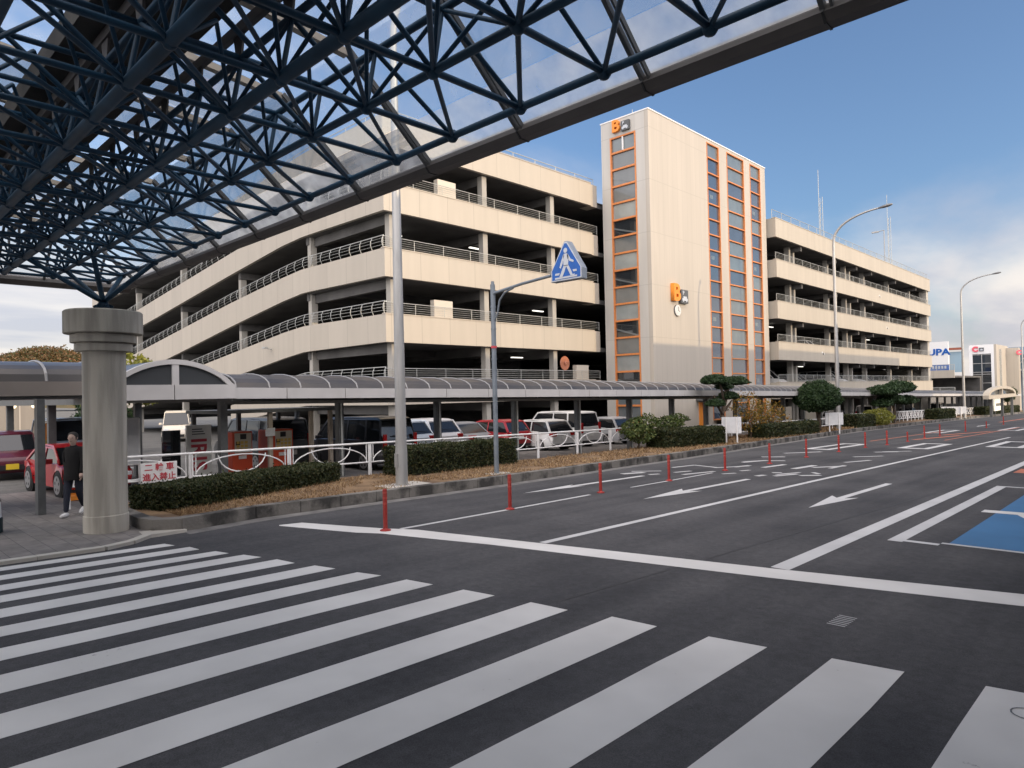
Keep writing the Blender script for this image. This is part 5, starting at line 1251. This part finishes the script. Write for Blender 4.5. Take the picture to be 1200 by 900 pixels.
# ------------------------------------------------------------------ hedges and trees
def hedge(pts, w, h, label, n, size=.035, seed=1, mt='hedge', group='clipped hedges on the verge', wob=.06):
    """pts: centre line; soft-edged clipped box of leaves"""
    a = Vector((*pts[0], 0)); b = Vector((*pts[1], 0)); d = b-a; L_ = d.length; d.normalize(); s = Vector((-d.y, d.x, 0))
    t = thing('hedge', label, 'hedge', (a.x, a.y, gz(a.y)+.2), group=group)
    def P(u, v, z):
        c = a + d*u + s*v; return Vector((c.x, c.y, gz(c.y)+.2+z))
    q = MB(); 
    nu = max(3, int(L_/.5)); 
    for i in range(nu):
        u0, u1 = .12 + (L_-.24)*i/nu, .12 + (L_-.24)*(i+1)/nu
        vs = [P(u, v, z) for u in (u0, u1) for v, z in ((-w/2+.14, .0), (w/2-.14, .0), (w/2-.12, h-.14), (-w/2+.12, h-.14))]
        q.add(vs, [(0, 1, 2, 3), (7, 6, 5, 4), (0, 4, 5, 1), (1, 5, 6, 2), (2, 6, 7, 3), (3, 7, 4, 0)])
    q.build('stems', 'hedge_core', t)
    rnd = random.Random(seed); q = MB()
    for i in range(n):
        f_ = rnd.random(); u = rnd.uniform(-.02, L_+.02)
        if f_ < .42: v, z = rnd.choice((-1, 1))*w/2, rnd.uniform(.02, h)
        elif f_ < .85: v, z = rnd.uniform(-w/2, w/2), h
        else: u = rnd.choice((0.0, L_)); v, z = rnd.uniform(-w/2, w/2), rnd.uniform(.02, h)
        # round the shoulders
        ez = max(0, z-(h-.16))/.16; ev = max(0, abs(v)-(w/2-.16))/.16
        if ez > 0 and ev > 0 and ez*ez+ev*ev > 1: k = 1/math.sqrt(ez*ez+ev*ev); z = h-.16+.16*ez*k; v = math.copysign(w/2-.16+.16*ev*k, v)
        c = P(u, v, z); k = noise.noise(c*2.2)*wob + noise.noise(c*6)*.03 - rnd.random()**2*.10
        ctr = P(min(max(u, .3), L_-.3), 0, h*.45); c = c + (c-ctr).normalized()*k
        if rnd.random() < .03: c.z += rnd.uniform(0, .10)
        leaf(q, c, size*rnd.uniform(.7, 1.4), rnd)
    q.build('foliage', mt, t)
hedge([(-14.75, 4.75), (-17.0, 9.95)], 1.15, .50, 'low clipped dark hedge right of the pillar, in front of the ticket machines', 30000, .030, 1)
hedge([(-16.35, 11.9), (-16.95, 17.1)], 1.0, .86, 'taller clipped dark hedge between the near lamp pole and the sign post', 24000, .034, 2)
hedge([(-16.9, 26.7), (-16.55, 31.7)], 1.05, .88, 'clipped dark hedge left of the cloud-pruned pine', 15000, .05, 3)
hedge([(-16.9, 37.2), (-17.2, 45.9)], 1.1, .8, 'clipped dark hedge between the yellow-leaved shrubs and the round tree', 12000, .06, 4)
hedge([(-18.0, 55.5), (-18.1, 60.0)], 1.5, 1.0, 'dark hedge left of the yellow-green bush', 6000, .08, 5)
hedge([(-18.8, 84.5), (-18.9, 92.5)], 1.4, 1.1, 'dark hedge left of the far lamp, beside the distant sign board', 6000, .09, 6)
hedge([(-19.1, 111.5), (-19.2, 124)], 1.4, 1.1, 'dark hedge right of the far lamp', 6000, .10, 7)
hedge([(-19.3, 127), (-19.4, 142)], 1.4, 1.1, 'dark hedge at the far right under the arched entrance', 5000, .11, 8)

def tree(name, label, cat, loc, trunk, limbs, blobs, mt, size, n, seed, group=None, rtrunk=.16, squash=.5):
    x, y = loc; z0 = gz(y)+.15
    t = thing(name, label, cat, (x, y, z0), group=group)
    B = Vector((x, y, z0)); q = MB()
    tp = [B + Vector(p) for p in trunk]; q.tube(tp, [rtrunk*(1-.55*i/(len(tp)-1)) for i in range(len(tp))], 10)
    for a, b_ in limbs: 
        A, Bv = B + Vector(a), B + Vector(b_); m_ = A.lerp(Bv, .5) + Vector((random.uniform(-.08, .08), random.uniform(-.08, .08), .06)); q.tube([A, m_, Bv], [rtrunk*.5, rtrunk*.38, rtrunk*.22], 7)
    q.build('trunk', 'bark', t, smooth=True)
    q = MB(); tot = sum(r[0]*r[1]*r[2] for c, r in blobs)**1.0
    for i, (c, r) in enumerate(blobs):
        leaves(q, B + Vector(c), r, int(n * (r[0]*r[1]*r[2])/tot), size, shell=.5, seed=seed*10+i, squash=squash)
    q.build('crown', mt, t); return t
# axes: camera sees -x to the left/right mostly along y here: spread crowns along y
tree('cloud_pruned_pine', 'cloud-pruned pine with flat layered pads, in front of the stair tower windows', 'tree', (-16.75, 33.0), [(0, 0, 0), (.05, .1, .8), (-.05, -.1, 1.5), (.05, .15, 2.3), (0, .3, 3.2)],
     [((0, -.1, 1.5), (0, -1.0, 2.5)), ((0, .1, 2.2), (0, 1.3, 3.3)), ((0, .1, 2.0), (.2, -.9, 3.4)), ((0, .1, 1.7), (.1, .7, 2.2))],
     [((0, -.85, 3.2), (.68, .92, .36)), ((0, 1.35, 3.15), (.68, .95, .34)), ((.1, -1.05, 2.05), (.45, .65, .28)), ((0, .5, 2.4), (.5, .7, .3)), ((0, .1, 2.9), (.45, .45, .26))], 'pine', .06, 17000, 3, squash=.35)
tree('round_tree', 'dense round-clipped tree behind the curved street lamp', 'tree', (-17.4, 47.8), [(0, 0, 0), (.05, .05, .7), (0, 0, 1.4), (.05, 0, 2.1)],
     [((0, 0, 1.0), (0, -.9, 1.9)), ((0, 0, 1.1), (0, .9, 2.0)), ((0, 0, 1.1), (.4, .2, 2.2))], [((0, 0, 2.35), (1.5, 1.65, 1.15)), ((0, -.5, 2.15), (1.2, 1.2, .9)), ((0, .6, 2.2), (1.2, 1.25, .9))], 'pine', .085, 24000, 5, squash=.8)
tree('layered_pine', 'broad layered pine with several dark pads, right of the curved lamp, above the yellow-green bush', 'tree', (-18.6, 69.5), [(0, 0, 0), (.1, .2, 1.0), (-.1, 0, 2.2), (0, .2, 3.6)],
     [((0, 0, 1.6), (0, -2.3, 3.2)), ((0, 0, 1.6), (0, 3.0, 2.6)), ((0, .1, 2.6), (0, 2.0, 4.0))],
     [((0, -2.6, 3.0), (1.3, 2.3, .62)), ((0, 2.2, 3.2), (1.3, 2.5, .8)), ((0, 3.9, 2.0), (1.1, 1.9, .6)), ((0, -.4, 2.2), (1.1, 1.9, .6)), ((0, -3.3, 1.9), (.9, 1.1, .45)), ((0, 0.4, 3.2), (.9, 1.4, .6))], 'pine', .115, 18000, 6, squash=.45)
tree('leafy_shrub', 'loose leafy green shrub left of the clipped hedge', 'shrub', (-17.3, 25.9), [(0, 0, 0), (0, .1, .5), (.05, 0, 1.0)], [((0, 0, .3), (.1, -.5, 1.1)), ((0, 0, .3), (0, .6, 1.2)), ((0, 0, .3), (.3, .2, .9))],
     [((0, -.3, .95), (.6, .75, .5)), ((0, .7, 1.2), (.6, .7, .42)), ((0, .2, .7), (.6, .8, .5))], 'shrubleaf', .07, 2600, 8, rtrunk=.05, squash=.8)
tree('leafy_shrub', 'small light green shrub at the back of the clipped hedge', 'shrub', (-17.6, 29.4), [(0, 0, 0), (0, .1, .5), (.05, 0, 1.1)], [((0, 0, .3), (.1, -.6, 1.2)), ((0, 0, .3), (0, .6, 1.3))],
     [((0, -.3, 1.1), (.6, 1.0, .45)), ((0, .5, 1.3), (.5, .6, .3))], 'shrubleaf', .07, 1300, 9, rtrunk=.04)
tree('yellow_shrub', 'loose shrub with yellow and orange leaves, right of the white board', 'shrub', (-17.2, 37.0), [(0, 0, 0), (0, .1, .6), (.05, 0, 1.4)], [((0, 0, .4), (.1, -.8, 2.2)), ((0, 0, .4), (0, .9, 2.0)), ((0, 0, .4), (.2, .2, 2.4))],
     [((0, -.5, 1.9), (.8, 1.3, .9)), ((0, .9, 1.5), (.8, 1.3, .8)), ((0, 0, 1.0), (.7, 1.5, .7))], 'yellowleaf', .065, 1500, 10, rtrunk=.06, squash=.9)
tree('yellow_shrub', 'second sparser yellow shrub, nearer the round tree', 'shrub', (-17.3, 40.0), [(0, 0, 0), (0, .1, .6), (.05, 0, 1.3)], [((0, 0, .4), (.1, -.8, 1.8)), ((0, 0, .4), (0, .9, 1.6)), ((0, 0, .4), (.2, .2, 2.0))],
     [((0, -.2, 1.5), (.8, 1.4, .8)), ((0, .6, 1.0), (.8, 1.2, .6))], 'yellowleaf', .065, 1000, 11, rtrunk=.06, squash=.9)
tree('lime_bush', 'rounded yellow-green bush in front of the layered pine', 'shrub', (-17.9, 62.5), [(0, 0, 0), (0, 0, .6)], [((0, 0, .2), (0, .8, .8))], [((0, 0, .75), (1.2, 2.3, .75))], 'limeleaf', .08, 3500, 12, rtrunk=.05, squash=.9)
for (x, y, s, l_, mt) in ((-21.5, 150, 1.3, 'dark pine under the blue glass roof, at the right edge', 'pine'), (-38, 11.0, 1.4, 'yellow-green tree in the far lot, left of the pillar', 'limeleaf'), (-36, 9.6, .8, 'small dark evergreen in the far lot beside the yellow-green tree', 'pine')):
    tree('distant_tree', l_, 'tree', (x, y), [(0, 0, 0), (0, .1*s, 1.2*s), (0, 0, 2.4*s)], [((0, 0, 1*s), (0, -.8*s, 2.2*s)), ((0, 0, 1*s), (0, .9*s, 2*s))], [((0, 0, 2.6*s), (1.2*s, 1.3*s, .9*s)), ((0, -.7*s, 1.9*s), (.9*s, .9*s, .7*s)), ((0, .8*s, 2.1*s), (.9*s, .9*s, .7*s))], mt, .11*s, 3000, int(y)+3, squash=.8)

# ------------------------------------------------------------------ far buildings
t = thing('roof_billboard', 'white billboard with large blue letters and a blue lower strip, above the far roofs', 'billboard', (-30, 130, 2.2))
q = MB(); q.box(-36.0, -26.35, 130, 130.35, 3.2, 6.95); q.build('panel', 'white', t)
q = MB(); q.box(-36.0, -26.35, 129.97, 130.33, 2.25, 3.18); bs = q.build('lower_strip', 'blue_sign', t)
text_mesh('letters', 'UPA', 1.45, 'blue_sign', t, (-27.75, 129.97, 5.2), (1, 0, 0), (0, 0, 1), .06, .05, sx=1.2)
q = MB()
for k in range(7): q.box(-29.6+.44*k, -29.32+.44*k, 129.93, 129.968, 2.5, 2.95)
q.build('small_letters', 'sign_white', bs)
q = MB()
for x in (-34, -30, -27): q.box(x-.1, x+.1, 130.1, 130.3, 1.2, 2.25)
q.build('legs', 'galv', t)
t = thing('far_garage', 'low cream car park block beneath the billboard', 'building', (-35, 135, gz(135)))
q = MB(); q.box(-50, -25.2, 128, 128.3, .95, 2.2); q.box(-50, -25.2, 128, 128.3, -3.2, -1.4); q.build('parapet', 'cream', t)
q = MB(); q.box(-50, -25.2, 128.31, 150, 1.0, 1.3); q.box(-50, -25.2, 148, 150, -5, 1); q.build('deck', 'conc_dark', t)
rail([(-50, 128.1, 2.2), (-25.2, 128.1, 2.2)], .9, 2.5, parent=t, r=.04); rail([(-50, 128.1, -1.4), (-25.2, 128.1, -1.4)], .8, 2.0, parent=t, r=.04)
t = thing('orange_frame_portal', 'orange-brown steel portal on the far roof, left of the glass tower', 'frame', (-27.5, 140, 2.2))
q = MB(); q.box(-29.0, -28.5, 140, 140.4, 2.0, 6.3); q.box(-28.5, -26.2, 140, 140.4, 5.9, 6.3); q.build('frame', mat('rust_frame', (.30, .09, .05), .6), t)
q = MB(); q.box(-28.3, -26.3, 140.5, 140.6, 2.0, 5.6); q.build('glazing', mat('pale_blue_glass', (.30, .42, .5), .2), t)
t = thing('glass_stair_building', 'cream building with a dark gridded glass front and pink letter sign, at the far right', 'building', (-25, 150, gz(150)))
q = MB(); q.box(-27.1, -23.3, 150, 150.4, 5.35, 7.0); q.box(-27.1, -26.6, 150, 150.4, -5.4, 5.345); q.box(-23.75, -23.3, 150, 150.4, -5.4, 5.345); q.build('front_wall', 'white', t)
q = MB(); q.box(-23.30, -22.95, 150, 162, -5.4, 7.0); q.box(-22.95, -21.0, 160, 162, -5.4, 6.6); q.build('side_wall', 'cream', t)
q = MB(); q.box(-22.947, -22.92, 153, 155, -5, 6.2); q.build('side_window', 'w_pale', t)
q = MB(); q.box(-26.6, -23.75, 150.2, 150.25, -5.3, 5.34); gl = q.build('glass_front', 'w_dark', t)
q = MB()
for z in (5.2, 3.6, 2.0, 1.6, 0, -1.4): q.box(-26.6, -23.75, 150.1, 150.19, z-.05, z+.05)
q.box(-25.25, -25.13, 150.05, 150.195, -5.3, 5.3); q.build('glazing_bars', 'steel_pole', gl)
M['pink_sign'] = mat('pink_sign', (.72, .12, .16), .5)
text_mesh('letter', 'C', 1.25, 'pink_sign', t, (-26.15, 149.9, 6.2), (1, 0, 0), (0, 0, 1), .15, .09)
q = MB(); q.box(-25.5, -24.8, 149.85, 149.99, 5.85, 6.5); pg = q.build('pictogram', 'grey_sign', t)
q = MB(); q.box(-25.4, -24.9, 149.82, 149.845, 5.98, 6.14); q.box(-25.3, -25.0, 149.82, 149.845, 6.14, 6.28); q.build('car_symbol', 'sign_white', pg)
text_mesh('side_letter', 'C', 1.1, 'pink_sign', t, (-20.9, 159.8, 5.6), (1, .3, 0), (0, 0, 1), .15, .09)
t = thing('blue_grey_building', 'blue-grey building behind, at the right picture edge', 'building', (-17, 175, gz(175)))
q = MB(); q.box(-24.2, -8, 172, 190, -6, 7.2); q.build('wall', mat('blue_grey_wall', (.20, .29, .37), .5), t)
q = MB(); q.prism([(-24.8, 2.6), (-10, 2.6), (-10, 5.4), (-22.5, 5.4)], 'y', 165, 172); q.build('glass_roof', mat('blue_glass_roof', (.05, .12, .16), .12), t)
q = MB(); q.box(-25.2, -10, 164.5, 165, 2.2, 2.6)
for x in (-24.6, -22, -19.4): q.bar((x, 164.9, 2.6), (x+1.6, 164.9, 5.4), .12, .1)
q.build('roof_edge', 'galv', t)
t = thing('arched_entrance', 'cream arched walkway entrance at the far right with a lit sign panel below', 'entrance canopy', (-18, 118, gz(118)))
def earc(r, h): return [(115+r*cos(pi*k/12), -1.62+h*sin(pi*k/12)) for k in range(13)]
A, Bq = earc(10.5, 1.15), earc(9.4, .78); q = MB()
for k in range(12): q.prism([Bq[k], Bq[k+1], A[k+1], A[k]], 'x', -17.55, -16.9)
q.box(-17.55, -16.9, 104.5, 125.5, -2.1, -1.63); q.box(-17.4, -17.0, 114.7, 115.3, -1.6, -.75); q.build('arch_frame', 'cream_fine', t)
q = MB(); q.prism(Bq, 'x', -17.5, -17.45); q.build('arch_glass', 'w_grey', t)
for y in (108, 116, 124): q = MB(); q.box(-17.4, -17.1, y-.2, y+.2, gz(y), -2.05); q.build('post', 'wk_post', t)
t = thing('lit_sign_panel', 'glowing cream sign panel under the arched entrance', 'sign', (-18.3, 118.5, gz(118)))
q = MB(); q.box(-18.35, -18.2, 116.6, 122.5, -4.0, -2.3); q.build('panel', 'lit_panel', t)
q = MB()
for k in range(6): q.box(-18.19, -18.17, 117.5+.75*k, 118.0+.75*k, -3.35, -2.95)
q.build('dark_letters', 'grey_sign', t)
q = MB(); q.box(-18.33, -18.22, 117, 117.2, gz(117), -4.0); q.box(-18.33, -18.22, 122, 122.2, gz(122), -4.0); q.build('legs', 'wk_post', t)
t = thing('grey_warehouse', 'grey ribbed warehouse wall with round lamps along its eave, far left', 'building', (-62, 8, gz(8)))
q = MB(); q.box(-66, -62, -30, 12.6, gz(8), .15); q.build('wall', panel_mat('warehouse_ribs', (.23, .21, .19), 1.3, dark=1.7, jw=.08), t)
q = MB(); q.box(-66.1, -61.9, -30.1, 12.7, .15, .35); q.build('eave', 'galv', t)
for k in range(8): q = MB(); q.lathe([(.02, 0), (.16, .03), (.17, .12), (.02, .2)], (-62, 11.9-1.25*k, -.15), 12, 'x'); q.build('wall_lamp', mat('warm_lamp_%d' % k, (.8, .7, .5), .5, emit=(1, .82, .55), es=1.5) if k == 0 else bpy.data.materials['warm_lamp_0'], t)
t = thing('far_lot_post', 'bright slim post at the edge of the far lot, left of the pillar', 'post', (-40, 8.05, gz(8)))
q = MB(); q.tube([(-40, 8.05, gz(8)), (-40, 8.05, .2)], .09, 8); q.build('post', 'cream_fine', t)
t = thing('parcel_cabinet', 'orange equipment cabinet beside the maroon car', 'cabinet', (-30, 6.15, gz(6)))
q = MB(); q.box(-30.3, -29.7, 5.85, 6.4, gz(6), gz(6)+1.7); q.build('cabinet', 'orange_sign', t, bevel=.03); q = MB(); q.box(-29.7, -29.68, 5.92, 6.33, gz(6)+.7, gz(6)+1.1); q.build('panel', 'yellow_panel', t)
# hill: bumpy ridge covered in crown-sized clumps
hl = MB(); ny, nxh = 70, 10
def hz(y, k): 
    base = 30*math.exp(-((y-108)/26)**2*.9) * .32 + 25.5 + 4.5*noise.noise(Vector((y*.021, 0, 1))) - .03*abs(y-100)
    return base*math.sin(min(1, k/6)*pi/2) + 1.6*noise.noise(Vector((y*.13, k*1.7, 2)))
for j in range(ny):
    for i in range(nxh): y = -400+j*14; hl.v.append((-430-i*13, y, -3+hz(y, i)+(2 if i else 0)*noise.noise(Vector((y*.3, i, 0)))))
hl.f = [(j*nxh+i, j*nxh+i+1, (j+1)*nxh+i+1, (j+1)*nxh+i) for j in range(ny-1) for i in range(nxh-1)]; hl.mi = [0]*len(hl.f)
hl.build('hill', mat('hill_ground', (.05, .05, .025), 1, col2=(.13, .085, .04), nscale=.06), kind='structure', smooth=True)
rnd = random.Random(5); q = MB()
for i in range(1500):
    y = rnd.uniform(60, 165); k = rnd.uniform(3, 9); c = Vector((-430-k*13, y, -3+hz(y, k)+1.0))
    for j in range(26): leaf(q, c + Vector((rnd.gauss(0, 1.7), rnd.gauss(0, 1.7), rnd.gauss(.6, 1.2))), rnd.uniform(.5, 1.1), rnd)
q.build('wooded_hill_trees', 'hill_leaf', kind='stuff')

# ------------------------------------------------------------------ light, sky, camera
SUN_DIR = Vector((1, .15, .212)).normalized()
el = math.asin(SUN_DIR.z); az = math.atan2(SUN_DIR.x, SUN_DIR.y)
sl = bpy.data.lights.new('sun', 'SUN'); sl.energy = 2.0; sl.angle = radians(.53); sl.color = (1.0, .76, .48)
so = bpy.data.objects.new('sun', sl); COL.objects.link(so); so.rotation_euler = SUN_DIR.to_track_quat('Z', 'Y').to_euler()
w = bpy.data.worlds.new('World'); S.world = w; w.use_nodes = True; nt = w.node_tree; N = nt.nodes; L = nt.links
bg = N['Background']; sky = N.new('ShaderNodeTexSky'); sky.sky_type = 'NISHITA'; sky.sun_disc = False
sky.sun_elevation = el; sky.sun_rotation = az; sky.air_density = 1.0; sky.dust_density = 1.4; sky.ozone_density = 2.0
bg.inputs['Strength'].default_value = 0.15
tc = N.new('ShaderNodeTexCoord'); sp = N.new('ShaderNodeSeparateXYZ'); L.new(tc.outputs['Generated'], sp.inputs[0])
zz = math_node(N, L, 'MAXIMUM', sp.outputs[2], 0.0); zz = math_node(N, L, 'ADD', zz, 0.13)
cx_ = math_node(N, L, 'DIVIDE', sp.outputs[0], zz); cy_ = math_node(N, L, 'DIVIDE', sp.outputs[1], zz)
cb = N.new('ShaderNodeCombineXYZ'); L.new(cx_, cb.inputs[0]); L.new(cy_, cb.inputs[1])
mp = N.new('ShaderNodeMapping'); mp.inputs['Scale'].default_value = (.55, .28, 1); mp.inputs['Location'].default_value = (2.1, .4, 0); mp.inputs['Rotation'].default_value = (0, 0, .5); L.new(cb.outputs[0], mp.inputs[0])
n1 = N.new('ShaderNodeTexNoise'); n1.inputs['Scale'].default_value = 1.15; n1.inputs['Detail'].default_value = 9; n1.inputs['Roughness'].default_value = .52; n1.inputs['Distortion'].default_value = .4; L.new(mp.outputs[0], n1.inputs[0])
# cloud cover thickens toward the horizon
cov = N.new('ShaderNodeMapRange'); cov.inputs[1].default_value = 0.02; cov.inputs[2].default_value = 0.42; cov.inputs[3].default_value = .33; cov.inputs[4].default_value = -.17; L.new(sp.outputs[2], cov.inputs[0])
s_ = math_node(N, L, 'ADD', n1.outputs['Fac'], cov.outputs[0])
# unseen bright cloud added behind the photographer, as fill light for the shaded street
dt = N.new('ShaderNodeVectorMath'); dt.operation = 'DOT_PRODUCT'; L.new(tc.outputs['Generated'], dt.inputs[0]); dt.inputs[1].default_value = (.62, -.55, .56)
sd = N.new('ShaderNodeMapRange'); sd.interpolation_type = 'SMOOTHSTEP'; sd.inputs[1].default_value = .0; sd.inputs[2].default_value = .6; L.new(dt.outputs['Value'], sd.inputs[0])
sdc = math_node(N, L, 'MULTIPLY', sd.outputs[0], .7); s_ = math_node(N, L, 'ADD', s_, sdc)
cr = N.new('ShaderNodeMapRange'); cr.interpolation_type = 'SMOOTHSTEP'; cr.inputs[1].default_value = .46; cr.inputs[2].default_value = .70; cr.inputs[3].default_value = 0; cr.inputs[4].default_value = .85; L.new(s_, cr.inputs[0])
n2 = N.new('ShaderNodeTexNoise'); n2.inputs['Scale'].default_value = 2.6; n2.inputs['Detail'].default_value = 6; L.new(mp.outputs[0], n2.inputs[0])
cc = N.new('ShaderNodeValToRGB'); cc.color_ramp.elements[0].position = .38; cc.color_ramp.elements[1].position = .62
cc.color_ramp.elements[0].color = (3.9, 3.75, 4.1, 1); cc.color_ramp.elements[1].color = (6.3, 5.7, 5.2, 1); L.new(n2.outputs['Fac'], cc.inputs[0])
thin = N.new('ShaderNodeMix'); thin.data_type = 'RGBA'; thin.inputs['Factor'].default_value = .04; skc = N.new('ShaderNodeVectorMath'); skc.operation = 'MULTIPLY'; L.new(sky.outputs[0], skc.inputs[0]); skc.inputs[1].default_value = (1.0, 1.14, 1.36); L.new(skc.outputs[0], thin.inputs[6]); thin.inputs[7].default_value = (3.4, 3.4, 3.8, 1)
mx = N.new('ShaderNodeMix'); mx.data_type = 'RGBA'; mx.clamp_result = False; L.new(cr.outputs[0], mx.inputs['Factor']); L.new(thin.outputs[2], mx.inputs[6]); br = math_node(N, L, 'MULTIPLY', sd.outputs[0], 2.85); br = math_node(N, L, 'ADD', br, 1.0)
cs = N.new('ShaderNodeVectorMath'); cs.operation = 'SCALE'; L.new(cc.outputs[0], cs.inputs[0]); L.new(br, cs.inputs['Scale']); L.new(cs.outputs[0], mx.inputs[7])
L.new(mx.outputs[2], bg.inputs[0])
S.view_settings.view_transform = 'Standard'; S.view_settings.look = 'None'; S.view_settings.exposure = EXPO = 0.18; S.view_settings.gamma = 1; S.view_settings.use_curve_mapping = False

cam = bpy.data.cameras.new('camera'); co = bpy.data.objects.new('camera', cam); COL.objects.link(co); S.camera = co
cam.sensor_width = 36; cam.lens = 24.0; cam.clip_start = .05; cam.clip_end = 4000
yaw = math.atan2(775, 800); pitch, roll = .0137, .022
F = Vector((-sin(yaw)*cos(pitch), cos(yaw)*cos(pitch), sin(pitch))); R0 = Vector((cos(yaw), sin(yaw), 0)); U0 = R0.cross(F)
R_ = R0*cos(roll) - U0*sin(roll); U_ = R0*sin(roll) + U0*cos(roll)
co.matrix_world = Matrix((R_, U_, -F)).transposed().to_4x4()
S.cycles.max_bounces = 6; S.cycles.diffuse_bounces = 3; S.cycles.glossy_bounces = 3; S.cycles.transparent_max_bounces = 12; S.cycles.use_denoising = True
